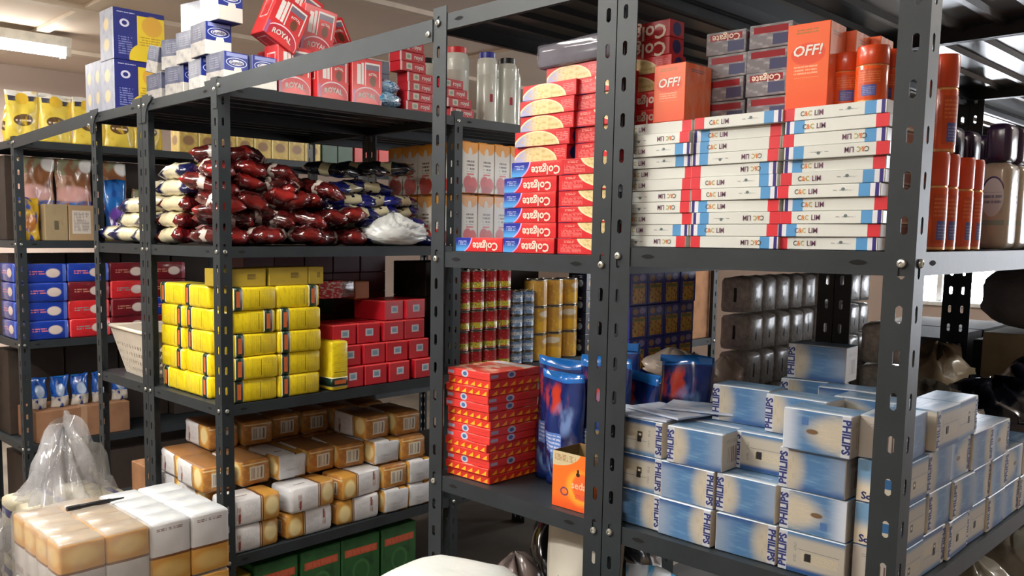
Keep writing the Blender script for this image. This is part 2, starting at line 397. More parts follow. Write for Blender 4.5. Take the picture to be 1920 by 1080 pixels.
# ================================================================ slotted steel shelving
M_steel = plain('grey_steel_paint', (45, 51, 55), .46, metal=.1, var=.06, mottle=.12, mscale=9, bump=.05, bscale=60, spec=.4)
M_under = plain('dark_shelf_paint', (44, 48, 51), .3, metal=.2, var=.05, mottle=.1, spec=.7)
M_zinc = plain('zinc_bolt', (205, 205, 196), .28, metal=.8, var=.03); M_dark = plain('slot_shadow', (8, 8, 9), .9, var=0)
PITCH, FW = .0625, .041
def post_mesh(name, H, sx, sy):
    """L-shaped upright, corner at the origin, flanges towards sx*X and sy*Y, with real slots"""
    bm = bmesh.new(); c, a, b, ch = FW * .42, .0046, .0125, .003
    n = int(H / PITCH)
    def cell(f, z, p):
        zc = z + p / 2; us = [0, c - a, c + a, FW]; zs = [z, zc - b + ch, zc + b - ch, z + p]
        Q = lambda *q: bm.faces.new([bm.verts.new(f(u, w)) for u, w in q])
        for u0, u1 in ((us[0], us[1]), (us[2], us[3])):
            for k in range(3): Q((u0, zs[k]), (u1, zs[k]), (u1, zs[k + 1]), (u0, zs[k + 1]))
        for lo, e, h in ((z, zc - b, zc - b + ch), (z + p, zc + b, zc + b - ch)):
            Q((c - a, lo), (c - a + ch, lo), (c - a + ch, e), (c - a, h)); Q((c - a + ch, lo), (c + a - ch, lo), (c + a - ch, e), (c - a + ch, e)); Q((c + a - ch, lo), (c + a, lo), (c + a, h), (c + a - ch, e))
    for f in (lambda u, w: Vector((sx * u, 0, w)), lambda u, w: Vector((0, sy * u, w))):
        for k in range(n): cell(f, k * PITCH, PITCH)
        if H - n * PITCH > .004:
            bm.faces.new([bm.verts.new(f(*q)) for q in ((0, n * PITCH), (c - a, n * PITCH), (c + a, n * PITCH), (FW, n * PITCH), (FW, H), (0, H))])
    bmesh.ops.remove_doubles(bm, verts=bm.verts, dist=1e-5); bmesh.ops.recalc_face_normals(bm, faces=bm.faces)
    bmesh.ops.solidify(bm, geom=list(bm.faces), thickness=.0022)
    return bm_mesh(bm, name, [M_steel])
POSTS = {}
def post(H, sx, sy):
    k = (round(H, 3), sx, sy)
    if k not in POSTS: POSTS[k] = post_mesh('post', H, sx, sy)
    return POSTS[k]
LIP = .034
def shelf_mesh(w, l):
    """pressed steel tray: deck, folded lips with painted-on slots, stiffening ribs under the deck; deck top at z=0, corner at origin"""
    bm = bmesh.new(); V = lambda *p: bm.verts.new(p)
    def q(a, b, c, d, m=0):
        f = bm.faces.new([V(*a), V(*b), V(*c), V(*d)]); f.material_index = m
    t = .0015; e = .0012
    q((0, 0, 0), (w, 0, 0), (w, l, 0), (0, l, 0)); q((0, 0, -t), (0, l, -t), (w, l, -t), (w, 0, -t), 1)
    for (x0, y0, x1, y1, nx, ny) in ((0, 0, w, 0, 0, 1), (w, 0, w, l, -1, 0), (w, l, 0, l, 0, -1), (0, l, 0, 0, 1, 0)):
        a, b = (x0, y0), (x1, y1); o = .012
        q((*a, 0), (*b, 0), (*b, -LIP), (*a, -LIP)); q((a[0] + nx * t, a[1] + ny * t, -LIP), (b[0] + nx * t, b[1] + ny * t, -LIP), (b[0] + nx * t, b[1] + ny * t, 0), (a[0] + nx * t, a[1] + ny * t, 0), 1)
        q((*a, -LIP), (*b, -LIP), (b[0] + nx * o, b[1] + ny * o, -LIP), (a[0] + nx * o, a[1] + ny * o, -LIP), 0)
        q((a[0], a[1], -LIP + t), (a[0] + nx * o, a[1] + ny * o, -LIP + t), (b[0] + nx * o, b[1] + ny * o, -LIP + t), (b[0], b[1], -LIP + t), 1)
    nr = 5
    for i in range(nr):
        x = w * (i + 1) / (nr + 1)
        prof = [(x - .016, -t), (x - .007, -.011), (x + .007, -.011), (x + .016, -t)]
        for (a, b) in zip(prof, prof[1:]): q((a[0], .02, a[1]), (b[0], .02, b[1]), (b[0], l - .02, b[1]), (a[0], l - .02, a[1]), 1)
    # lip slots, uncut: the dark of the holes painted as black ovals
    def oval(cx, cy, along, nx, ny):
        pts = [(math.cos(k * PI / 4) * .011 * (1.25 if k % 4 == 0 else 1), math.sin(k * PI / 4) * .0042) for k in range(8)]
        vs = [V(cx + (p[0] if along == 'x' else 0) - nx * .0005, cy + (p[0] if along == 'y' else 0) - ny * .0005, -.016 + p[1]) for p in pts]
        f = bm.faces.new(vs); f.material_index = 2
    for s in (.075, w - .075): oval(s, 0, 'x', 0, 1); oval(s, l, 'x', 0, -1)
    for s in (.075, l - .075): oval(0, s, 'y', 1, 0); oval(w, s, 'y', -1, 0)
    return bm_mesh(bm, 'shelf', [M_steel, M_under, M_dark])
BOLT = lathe('bolt', [(.0068, 0, 0), (.0068, .0012, 0), (.0055, .0034, 0), (.0028, .0042, 0), (.0026, .0016, 0)], [M_zinc], 12)
def gusset_mesh(s):
    pts = [(s * .001, 0), (s * .075, 0), (s * .07, -.016), (s * .045, -.03), (s * .03, -.055), (s * .027, -.085), (s * .001, -.085)]
    vs = [(a, y, b) for y in (-.001, .001) for a, b in pts]; n = len(pts)
    return mesh('gusset', vs, [tuple(range(n)), tuple(range(2 * n - 1, n - 1, -1))] + [(i, (i + 1) % n, n + (i + 1) % n, n + i) for i in range(n)], [M_steel])
def unit(label, x0, x1, ys, levels, H, gus=False, aisle=(0, 1)):
    r = link('shelving_unit', None, None, ((x0 + x1) / 2, ys[0], 0)); tag(r, label, 'shelf', 'dark grey slotted steel shelving units')
    ox, oy = r.location.x, r.location.y
    bay = ys[1] - ys[0]; sm = shelf_mesh(x1 - x0 - .004, bay - .004)
    for j, y in enumerate(ys):
        last = j == len(ys) - 1; sy = -1 if last else 1
        for x, sx in ((x0, 1), (x1, -1)):
            P = link('post', post(H, sx, sy), r, (x - ox, y - oy, 0))
            for z in levels:
                # bolt heads on the end flange and on the aisle flange
                if j == 0: link('bolt', BOLT, P, (sx * .017, -.001, z - .016), (PI / 2, 0, 0))
                if (sx < 0) in aisle: link('bolt', BOLT, P, (-sx * .001, sy * .017, z - .016), (0, -sx * PI / 2, 0))
            if gus and j == 0:
                link('gusset', gusset_mesh(sx), r, (x - ox, y - oy - .002, levels[0] + .012))
    for j in range(len(ys) - 1):
        for z in levels: link('shelf', sm, r, (x0 + .002 - ox, ys[j] + .002 - oy, z))
    return r
YS = [0, .985, 1.97, 2.955]
LB = [1.921, 1.415, .913, .425]; LC = [1.938, 1.432, .919, .43]; LA = [1.893, 1.411, .922, .438]; LD = [1.866, 1.41, .945, .455]
unit('grey steel shelf run whose end holds the red toothpaste cartons', -.017, .459, YS, LB, 1.94, aisle=(0,))
unit('grey steel shelf run at the right holding the bulb boxes', .461, .969, YS, LC, 1.985, aisle=(1,))
unit('grey steel shelf run facing the aisle with the yellow bricks', -1.455, -.948, YS, LA, 1.912, gus=True, aisle=(1,))
unit('grey steel shelf run with the white basket, behind the yellow bricks', -1.895, -1.457, YS, LA, 1.905, gus=True, aisle=(0,))
unit('grey steel shelf run at the far left with the yellow pouches on top', -3.25, -2.775, YS, LD, 1.88)
# beams that tie the rows together across the aisles, at shelf-top height
def beam(xa, xb, z, za, label):
    """folded angle spanning an aisle in the plane of the shelf ends"""
    vs = []
    for x, zz in ((xa, za), (xb, z)):
        vs += [(x, 0, zz), (x, -.0022, zz), (x, -.0022, zz - .048), (x, 0, zz - .048), (x, .03, zz), (x, .03, zz - .0022), (x, 0, zz - .0022)]
    f = [(1, 8, 9, 2), (0, 4, 11, 7), (1, 0, 7, 8), (2, 9, 10, 3), (3, 10, 13, 6), (4, 5, 12, 11), (5, 6, 13, 12), (0, 1, 2, 3), (7, 10, 9, 8), (0, 6, 5, 4), (7, 11, 12, 13)]
    o = link('tie_beam', mesh('tie_beam', vs, f, [M_steel])); tag(o, label, 'beam', 'steel beams tying the shelf rows')
    for x, s in ((xa, 1), (xb, -1)): link('bolt', BOLT, o, (x + s * .012, -.003, za - .02), (PI / 2, 0, 0))
beam(-.948, -.017, 1.915, 1.905, 'long steel tie beam crossing in front of the red dessert boxes')
beam(-2.775, -1.895, 1.9, 1.872, 'steel tie beam below the yellow pouches at the left')
# ================================================================ goods on the right-hand run (bulb boxes, thin cartons, sprays)
white = (232, 232, 228)
M_ink = plain('navy_ink', (38, 48, 112), .5, var=0); M_black = plain('black_ink', (28, 26, 30), .5, var=0); M_wtxt = plain('white_ink', (240, 236, 228), .5, var=0)
M_white = plain('white_card', (226, 226, 222), .5)
# ---- bulb boxes: 105 x 66 x 66 mm
PW, PD, PH = .104, .0655, .0655
blue = (74, 116, 160); lblue = (108, 146, 180); cream = (184, 174, 154); dblue = (42, 80, 134)
M_pF = printed('bulb_box_blue_face', blue, [(('noise', 5, .45, .75, .6, 2.2), lblue), (('gu', .62, .98), (132, 148, 170)), ([('gv', .25, 0)], dblue), (('ell', .1, .5, .27, .62, .92), cream), ([('ell', .1, .5, .24, .54, .8), ('noise', 22, .5, .7, 1.8, .2)], (168, 160, 144)), (('rect', 0, .135, 0, 1), (190, 194, 202))], .4)
M_pK = printed('bulb_box_cream_face', (174, 168, 156), [(('gv', .2, .08), dblue), (('gv', .82, .97), blue), (('rect', .3, .92, .6, .615), (120, 120, 110)), (('lines', .36, .9, .3, .56, 26, 60), (196, 184, 150)), (('vlines', .24, .28, .25, .75, 60, 30), (120, 124, 120)), (('rect', 0, .135, 0, 1), (190, 194, 202)), ([('rect', .4, .5, .34, .52)], (64, 62, 58)), (('rect', .425, .475, .4, .47), (214, 206, 182))], .4)
M_pB = printed('bulb_box_bulb_face', blue, [(('noise', 5, .45, .75, .6, 2.2), lblue), (('gu', .66, .98), (196, 204, 216)), (('ell', .12, .5, .5, .42, .8), (186, 178, 160)), ([('ell', .12, .5, .36, .5, .3), ('noise', 26, .5, .7, .2, 1.8)], (204, 190, 160)), (('ell', .56, .5, .09, .06, .3), (110, 84, 58)), (('rect', .62, .72, .18, .36), (70, 108, 160)), (('rect', 0, .135, 0, 1), (190, 194, 202))], .4)
M_pT = printed('bulb_box_top_face', (120, 154, 186), [(('noise', 4, .4, .75, .6, 2), blue), (('gv', .3, 0), (214, 222, 230)), (('lines', .3, .8, .35, .5, 20, 40), (200, 214, 226))], .28, spec=.6)
M_pE = printed('bulb_box_end_barcode', (190, 182, 172), [(('bars', .3, .82, .2, .62, 60), (110, 84, 74)), (('lines', .2, .85, .72, .84, 22, 60), (150, 146, 140))], .4)
M_pS = printed('bulb_box_end_picture', (122, 166, 204), [(('gv', .66, .3), (230, 218, 196)), (('ell', .8, .62, .46, .36, .3), (226, 216, 196)), (('rect', .48, .78, .4, .62), (62, 116, 170))], .4)
pd = (PW, PD, PH)
def bulb(front, flip=False, end='E', endtext=False):
    m = {'F': M_pF, 'K': M_pK, 'B': M_pB}
    fr = m[front]; bk = M_pK if front != 'K' else M_pF; e = {'E': M_pE, 'S': M_pS}[end]
    me = boxmesh('bulb_box', *pd, [fr, e, bk, M_pS, M_pT, M_pT], flip='FK' if flip else '')
    parts = []
    for f in 'FK':
        cu, rot = (.935, -PI / 2) if flip else (.065, PI / 2)
        parts.append(('lettering', lettering('PHILIPS', M_ink, f, pd, cu, .5, length=.053, rot=rot, bold=.035, sx=1.0, name='brand_lettering')))
    if front == 'K':   # little shield mark printed on the cream side
        parts.append(('shield_mark', patch(M_black, 'F', pd, .42 if not flip else .5, .5 if not flip else .58, .36, .54, 'shield_mark')))
    if end == 'S': parts.append(('lettering', lettering('PHILIPS', M_ink, 'R', pd, .5, .16, length=.05, rot=PI, bold=.03, name='end_lettering')))
    return ('bulb_box', 'box', me, parts)
PB = {k: bulb(*k) for k in (('F', False, 'E'), ('F', True, 'E'), ('K', False, 'E'), ('K', True, 'E'), ('B', False, 'E'), ('B', True, 'E'), ('F', False, 'S'), ('B', False, 'S'))}
BG = 'blue and white light bulb boxes'
zc = LC[2]
def pz(l): return zc + .001 + l * (PH + .0012)
# front columns, bottom layer first; (x centre, y, kinds)
front = [(.515, .062, [('F', True), ('K', True), ('K', True)]),
         (.618, .056, [('F', True), ('F', True), ('F', False)]),
         (.727, .058, [('F', True), ('F', False), ('K', False)]),
         (.836, .058, [('K', False), ('B', False), ('F', False), ('B', True)])]
colname = ['leftmost front column by the post', 'second front column', 'third front column', 'fourth front column by the corner post']
for c, (x, y, ks) in enumerate(front):
    for l, k in enumerate(ks):
        dy = .055 if (c == 2 and l == 2) else 0; dx = .0
        if c == 3 and l == 3: dx = .004; dy = -.012
        if c == 1 and l == 2: dx = .012
        inst(PB[k + ('E',)], (x + dx + jit(.003), y + dy + jit(.003), pz(l)), 'blue light bulb box, %s layer of the %s' % (ORD[l], colname[c]), jit(.03), BG)
# end-on boxes beside the corner post
for l, k in enumerate([('F', False, 'E'), ('B', False, 'S'), ('B', False, 'S')]):
    inst(PB[k], (.9265, .092, pz(l)), 'light bulb box turned end-on beside the corner post, %s layer' % ORD[l], -PI / 2, BG)
inst(PB[('K', False, 'E')], (.922, .096, pz(3)), 'light bulb box turned end-on beside the corner post, top layer', -PI / 2 + .06, BG)
# second and third rows behind
for r, y in enumerate((.132, .205)):
    for c, x in enumerate((.522, .628, .737, .843)):
        for l in range(3):
            if r == 0 and c == 2 and l == 2: continue
            inst(PB[(random.choice('FFB'), random.random() < .5, 'E')], (x + jit(.004), y + jit(.003), pz(l)), 'light bulb box, %s row from the front, %s column, %s layer' % (ORD[r + 1], ORD[c], ORD[l]), jit(.04), BG)
# loose ones on top
for x, y, l, k, a, lab in ((.655, .16, 3, ('F', False, 'E'), .05, 'lone light bulb box standing on the pile beside the blue pouch'),
                           (.768, .135, 3, ('F', False, 'E'), -.04, 'light bulb box on the pile right behind the topmost front one'),
                           (.70, .33, 3, ('F', False, 'E'), .16, 'light bulb box lying far back on the pile, lower of two'),
                           (.71, .335, 4, ('F', False, 'E'), .08, 'light bulb box lying far back on the pile, upper of two'),
                           (.85, .21, 3, ('B', False, 'E'), .02, 'light bulb box on the pile just left of the corner post, set back'),
                           (.79, .285, 3, ('F', True, 'E'), .1, 'light bulb box on the pile half hidden behind the corner post')):
    inst(PB[k], (x, y, pz(l)), lab, a, BG)
for c, x in enumerate((.70, .81)):
    for l in range(3): inst(PB[('F', False, 'E')], (x + .003 * l, .325, pz(l)), 'light bulb box in the hindmost short row, %s of it, layer %s' % (('left', 'right')[c], ORD[l]), .02, BG)
# the side that faces the right aisle: heights fall off towards the back
side = [(.205, 4), (.312, 4), (.418, 3), (.524, 3), (.63, 2), (.736, 2)]
for c, (y, n) in enumerate(side):
    for l in range(n):
        k = (random.choice('FFKB'), random.random() < .5, 'E')
        inst(PB[k], (.9265 + jit(.004), y + jit(.003) + .012 * (l % 2), pz(l)), 'light bulb box along the right aisle edge, %s from the corner, %s layer' % (ORD[c], ORD[l]), PI / 2 + jit(.03), BG)
for c, (y, n) in enumerate([(.3, 3), (.405, 3), (.51, 2), (.62, 2)]):
    for l in range(n):
        inst(PB[('F', False, 'E')], (.854 + jit(.004) + (.008 if c == 0 else 0), y + .05 + jit(.003), pz(l)), 'light bulb box just inside the right aisle edge, %s from the corner, %s layer' % (ORD[c], ORD[l]), PI / 2 + jit(.03), BG)
# flattened cartons lying on the left columns
M_flat = printed('flattened_card', (196, 200, 214), [(('noise', 3, .5, .6, 1, 2), (130, 164, 204))], .35)
for i, (x, y, a) in enumerate(((.5, .07, .1), (.53, .1, -.2), (.57, .15, .3))):
    me = boxmesh('flattened_carton', .13, .09, .004, M_flat, .0008)
    tag(link('flattened_carton', me, None, (x, y, pz(3) + .0055 * i), (0, 0, a)), 'flattened bulb carton on the left columns, %s of three' % ('bottom', 'middle', 'top')[i], 'carton', 'flattened bulb cartons')

# ---- thin white cartons in three stacks
TW, TD, TH = .153, .2, .0191
twh = (220, 222, 216); tblu = (84, 150, 204); tnav = (48, 36, 118); tred = (214, 48, 58)
def thin_print(name, mirror):
    f = (lambda a, b: (1 - b, 1 - a)) if mirror else (lambda a, b: (a, b))
    L = [(('rect', *f(0, .12), 0, 1), tred), (('rect', *f(.8, .905), 0, 1), tblu), (('rect', *f(.905, .95), 0, 1), (226, 226, 232)), (('rect', *f(.95, .985), 0, 1), tnav)]
    if not mirror: L += [(('lines', .56, .75, .44, .56, 9, 40), (126, 130, 128)), (('ell', .655, .6, .018, .13, .3), (96, 112, 112))]
    return printed(name, twh, L, .35)
M_tF = thin_print('thin_carton_front', False); M_tK = thin_print('thin_carton_back', True)
M_tE = printed('thin_carton_end', (214, 212, 204), [(('ell', .5, .5, .3, .34, .2), (176, 160, 156))], .22, coat=.3); M_tT = plain('thin_carton_top', twh, .3)
LC1 = [('C', (74, 74, 44)), ('&', (226, 120, 40)), ('C', (184, 160, 40)), ('LIM', (104, 56, 86))]
def thin(upside, back):
    d = (TW, TD, TH); me = boxmesh('thin_carton', TW, TD, TH, [M_tK if back else M_tF, M_tE, M_tF if back else M_tK, M_tE, M_tT, M_tT], .0008, flip='FK' if upside else '')
    cu = .22; parts = []
    for i, (s, c) in enumerate(LC1):
        u = cu + (-.02, .018, .056, .145)[i]
        parts.append(('lettering', lettering(s, plain('letter_ink_%d' % i, c, .5, var=0), 'F', d, 1 - u if upside else u, .5, size=(.0078, .0074, .0078, .0082)[i], rot=PI if upside else 0, bold=.015, sx=.8)))
    return ('thin_carton', 'box', me, parts)
TP = {(u, b): thin(u, b) for u in (0, 1) for b in (0, 1)}
seqs = [[(1, 0), (0, 0), (0, 1), (1, 0), (1, 0), (0, 1), (0, 1), (0, 0), (0, 0), (1, 0), (0, 1), (1, 0), (0, 0)][:11],
        [(1, 1), (0, 1), (1, 0), (0, 1), (0, 0), (0, 0), (1, 1), (1, 0), (0, 1), (0, 1), (0, 0)],
        [(0, 0), (0, 1), (0, 0), (0, 1), (0, 0), (0, 0), (0, 1), (1, 0), (1, 1), (0, 1), (0, 0)]]
for c, x in enumerate((.527, .682, .8385)):
    for l in range(11):
        u, b = seqs[c][l]
        inst(TP[(u, b)], (x + jit(.005), .122 + jit(.006), LC[1] + .001 + l * (TH + .0006)), 'thin white carton with red and blue ends, %s up in the %s stack' % (ORD[l], ('left', 'middle', 'right')[c]), jit(.022), 'thin white cartons in three stacks')
ztop = LC[1] + .001 + 11 * (TH + .0006)
# ---- orange insect repellent cartons and cans
org = (238, 98, 40); dorg = (206, 74, 28)
M_oF = printed('orange_carton_face', org, [(('gv', .35, 0), (232, 84, 36)), (('lines', .2, .72, .88, .93, 30, 40), (150, 110, 40)), (('ell', .5, .64, .4, .13, .1), (226, 72, 30)), (('lines', .18, .74, .4, .52, 26, 50), (244, 176, 140)), (('rect', .18, .78, .36, .365), (244, 160, 110))], .38)
M_oS = printed('orange_carton_side', (240, 132, 84), [(('noise', 3, .4, .7, 1.6, .5), (244, 170, 136)), (('lines', .2, .7, .84, .9, 30, 40), (120, 120, 130)), (('ell', .3, .45, .2, .2, .5), (240, 150, 110))], .18, coat=.6)
def offbox(w, d, h):
    dd = (w, d, h)
    return ('spray_carton', 'box', boxmesh('spray_carton', w, d, h, [M_oF, M_oS, M_oF, M_oS, M_oF, M_oF], .001), [('lettering', lettering('OFF!', M_wtxt, 'F', dd, .5, .68, length=w * .68, bold=.02, shear=.18))])
inst(offbox(.062, .085, .098), (.553, .07, ztop), 'small orange spray carton on the left and middle thin stacks', .0)
inst(offbox(.064, .066, .128), (.787, .066, ztop), 'tall orange spray carton on the right thin stack', .06)
for i in range(2):
    inst(offbox(.06, .06, .122), (.80 + .012 * i, .132 + .066 * i, ztop), 'orange spray carton behind the tall one, %s in the row going back' % ORD[i], .05)
M_can = plain('orange_can_paint', (226, 86, 32), .22, coat=.5, mottle=.04); M_cap = plain('orange_cap', (216, 72, 28), .3, coat=.3, mottle=.03); M_rim = plain('can_rim', (240, 180, 120), .25, metal=.7)
M_clab = printed('can_label', (208, 80, 34), [(('rect', .2, .8, .06, .45), (86, 92, 160)), (('lines', .25, .75, .1, .4, 16, 30), (140, 146, 196)), (('lines', .05, .95, .5, .95, 12, 30), (226, 124, 70))], .3)
def canlab(r):
    vs = []; uv = []
    for z in (.012, .085):
        for k in range(7):
            a = -PI / 2 - .75 + k * .25; vs.append((r * 1.012 * math.cos(a), r * 1.012 * math.sin(a), z)); uv.append((k / 6, 0 if z < .05 else 1))
    return mesh('label', vs, [(k, k + 1, 8 + k, 7 + k) for k in range(6)], [M_clab], uvs=uv, smooth=True)
R = .0225
SPR = ('spray_can', 'can', lathe('spray_can', [(R * .9, 0, 2), (R, .002, 2), (R, .006, 2), (R, .007, 0), (R, .094, 0), (R * .95, .098, 2), (R * .9, .099, 2)], [M_can, M_cap, M_rim], 24),
       [('cap', lathe('cap', [(R * .97, .098, 1), (R * .99, .1, 1), (R * .99, .142, 1), (R * .93, .147, 1), (R * .6, .1475, 1)], [M_can, M_cap, M_rim], 24)), ('label', canlab(R))])
G = 'orange spray cans'
for x, y, z, lab, a in ((.8285, .083, ztop, 'orange spray can standing on the right thin stack, left one', .4), (.876, .056, ztop, 'orange spray can standing on the right thin stack, right one by the post', .2),
                        (.88, .104, ztop, 'orange spray can behind the two on the right thin stack', .2)):
    o = inst(SPR, (x, y, z - .0), lab, a, G); o.scale = (1, 1, .56)
for i, (x, y) in enumerate(((.94, .15), (.94, .197), (.94, .272), (.94, .322))):
    inst(SPR, (x - .004, y, LC[1] + .001), 'orange spray can along the right aisle edge, lower tier, %s from the post' % ORD[i], 1.2 + .1 * i, G)
for i, (x, y) in enumerate(((.94, .174),)):
    inst(SPR, (x - .006, y, LC[1] + .0005 + .148), 'orange spray can in the upper tier at the right aisle edge', 1.2, G)
for i, (x, y) in enumerate(((.888, .25), (.888, .3), (.888, .35))):
    inst(SPR, (x, y, LC[1] + .001), 'orange spray can in the second file from the aisle, %s from the post' % ORD[i], 1.2, G)

# ---- toothpaste cartons: three printed faces
CW, CD, CH = .137, .046, .0297
tr = (206, 40, 46); gold = (226, 204, 150)
M_c1 = printed('toothpaste_face_blue_corner', tr, [(('gv', .55, 1.1), (222, 66, 62)), (('ell', -.02, 1.12, .385, 1.36, .02), (206, 170, 226)), (('ell', -.02, 1.12, .36, 1.3, .02), (34, 48, 150)), ([('ell', -.02, 1.12, .36, 1.3, .02), ('gv', .75, .1)], (84, 160, 224)), (('lines', .06, .24, .45, .8, 9, 30), (176, 190, 230)), (('lines', .5, .9, .86, .92, 20, 30), (236, 130, 120))], .3, coat=.25)
M_c2 = printed('toothpaste_face_gold_corner', tr, [(('lines', .06, .42, .12, .62, 11, 30), (236, 130, 124)), (('lines', .12, .3, .74, .86, 9, 30), (244, 180, 160)), (('ell', 1.08, 1.1, .74, 1.1, .02), (244, 226, 180)), (('ell', 1.08, 1.1, .71, 1.04, .02), gold), ([('ell', 1.08, 1.1, .71, 1.04, .02), ('noise', 6, .5, .6, 3, 1)], (204, 180, 120))], .3, coat=.25)
M_c3 = printed('toothpaste_face_gold_dome', tr, [(('lines', .76, .97, .2, .8, 9, 30), (236, 130, 124)), (('ell', .4, -.02, .42, 1.02, .03), (248, 226, 180)), (('ell', .4, -.02, .395, .93, .03), gold), ([('ell', .4, -.02, .395, .93, .03), ('gu', .34, .1)], (164, 166, 206)), ([('ell', .4, -.02, .395, .93, .03), ('noise', 5, .5, .62, 3, 1)], (202, 178, 116))], .3, coat=.25)
M_ctop = printed('toothpaste_top', (214, 62, 60), [(('noise', 4, .4, .8, 1, 1), (228, 96, 90)), (('rect', 0, .2, 0, 1), (70, 80, 160))], .3, coat=.25)
M_cend = printed('toothpaste_end', (190, 34, 42), [(('ell', .5, .5, .3, .4, .2), (36, 40, 110))], .32)
cd_ = (CW, CD, CH)
M_ctxt = plain('cream_ink', (246, 226, 206), .5, var=0)
def paste(m, txt):
    me = boxmesh('toothpaste_carton', CW, CD, CH, [m, M_cend, M_c2, M_cend, M_ctop, M_ctop], .0008)
    return ('toothpaste_carton', 'box', me, [('lettering', lettering('Colgate', M_ctxt, 'F', cd_, .64, .47, length=.072, rot=PI, bold=.025))] if txt else [])
P1, P2, P3 = paste(M_c1, 1), paste(M_c2, 0), paste(M_c3, 0)
P4 = ('toothpaste_carton', 'box', boxmesh('toothpaste_carton', CW, CD, CH, [plain('toothpaste_red', (176, 36, 44), .35), M_cend, M_c2, M_cend, M_ctop, M_ctop], .0008), [('lettering', lettering('Colgate', M_ctxt, 'F', cd_, .55, .5, length=.108, rot=PI, bold=.02))])
GT = 'red toothpaste cartons'
zb = LB[1] + .001; st = CH + .0007
inst(P1, (.106, .046, zb), 'single red toothpaste carton lying left of the tall toothpaste stack', .01, GT)
for l in range(6): inst(P1, (.2475 + jit(.003) + (.02 if l == 5 else 0), .046 + jit(.002), zb + l * st), 'red toothpaste carton with upside-down lettering, %s up in the tall stack' % ORD[l], jit(.02), GT)
for l in range(6): inst(P2, (.3875 + (.006 if l == 5 else jit(.001)), .046 + jit(.002), zb + l * st), 'red and gold toothpaste carton beside the post, %s from the bottom' % ORD[l], jit(.012), GT)
for l in range(6, 11): inst(P3, (.262 + .005 * (l - 6) + jit(.003), .058 + jit(.003), zb + l * st), 'toothpaste carton with gold dome, %s from the bottom of the tall stack' % ORD[l], jit(.04), GT)
for l in range(6, 11): inst(P2, (.405 + jit(.001), .068 + jit(.003), zb + l * st), 'red and gold toothpaste carton by the post, %s from the bottom' % ORD[l], jit(.012), GT)
inst(P3, (.33, .07, zb + 11 * st), 'topmost toothpaste carton with gold dome under the grey wrapped tray', -.03, GT)
M_shr = glassy('grey_shrink_film', (120, 118, 128), .45, .1)
wt = inst(('wrapped_tray', 'tray', boxmesh('wrapped_tray', .2, .09, .042, plain('grey_tray_card', (112, 108, 118), .6), .003), [('shrink_film', boxmesh('shrink_film', .206, .096, .046, M_shr, .004, sub=2, jit=.0015))]), (.345, .085, zb + 12 * st), 'grey film-wrapped tray on top of the toothpaste', -.03)
# on the thin stacks
for l in range(4): inst(P3 if l > 1 else P1, (.4715, .075 + jit(.002), ztop + l * st), 'toothpaste carton behind the double post, %s up on the thin stack' % ORD[l], jit(.03), GT)
for l in range(4, 6): inst(P4, (.4665, .075, ztop + l * st), 'dark red toothpaste carton just under the top shelf, %s of two' % ('lower', 'upper')[l - 4], 0, GT)
M_sil = printed('silver_card', (132, 130, 136), [(('noise', 4, .45, .7, 1, 1), (176, 176, 180)), (('rect', .1, .9, .62, .9), (150, 44, 54)), (('rect', .55, .95, .1, .55), (78, 84, 116))], .14, coat=.7)
SILB = ('silver_carton', 'box', boxmesh('silver_carton', .072, .06, .039, [M_sil] * 4 + [plain('silver_top', (170, 168, 172), .2)] * 2, .001), [('lettering', lettering('Colgate', M_ctxt, 'F', (.072, .06, .039), .5, .76, length=.05, rot=PI, bold=.02))])
SILN = (SILB[0], SILB[1], SILB[2], [])
for c, (x, y) in enumerate(((.602, .15), (.68, .146), (.64, .2))):
    for l in range((4, 4, 3)[c]): inst(SILB if (c, l) in ((1, 1), (0, 3)) else SILN, (x + jit(.006), y + jit(.004) + (.0 if c < 2 else .022), ztop + l * .0398), 'small shiny silver carton between the orange boxes, %s column, %s layer' % (('left', 'right', 'rear')[c], ORD[l]), jit(.12), 'shiny silver cartons')

# ================================================================ lower shelf of the left run end: match cartons, pouches, open orange carton
mr = (214, 52, 38); my = (250, 186, 40)
M_m1 = printed('match_carton_triangles', mr, [(('tri', .03, .97, .04, .96, 6, 1), my), (('noise', 6, .5, .8, 1, 1), (196, 42, 40))], .42)
M_m2 = printed('match_carton_disc', (222, 58, 52), [(('ring', .42, .5, .06, .34, .35), (186, 196, 214)), (('ell', .42, .5, .045, .26, .1), (70, 108, 160)), (('rect', .02, .16, .3, .72), (170, 170, 196)), (('lines', .55, .95, .4, .6, 6, 20), (196, 48, 48))], .42)
M_mt = printed('match_carton_top', (216, 62, 44), [(('noise', 3, .45, .6, 1, 2), (240, 200, 176)), (('rect', .05, .95, .8, .95), (206, 214, 220))], .3)
MW, MD, MH = .13, .165, .0168
def match(tri):
    s = M_m1 if tri else M_m2
    return ('match_carton', 'box', boxmesh('match_carton', MW, MD, MH, [s, s, s, s, M_mt, M_mt], .0012), [])
PM = [match(0), match(1)]
for l, k in enumerate((1, 1, 0, 1, 1, 0, 0, 1, 1, 0, 0, 1, 1, 0)):
    inst(PM[k], (.079 + jit(.004), .108 + jit(.004), LB[2] + .001 + l * (MH + .0006)), 'red match carton with %s, %s from the bottom of its stack' % ('yellow triangles' if k else 'blue disc', ORD[l]), jit(.03), 'red match cartons')
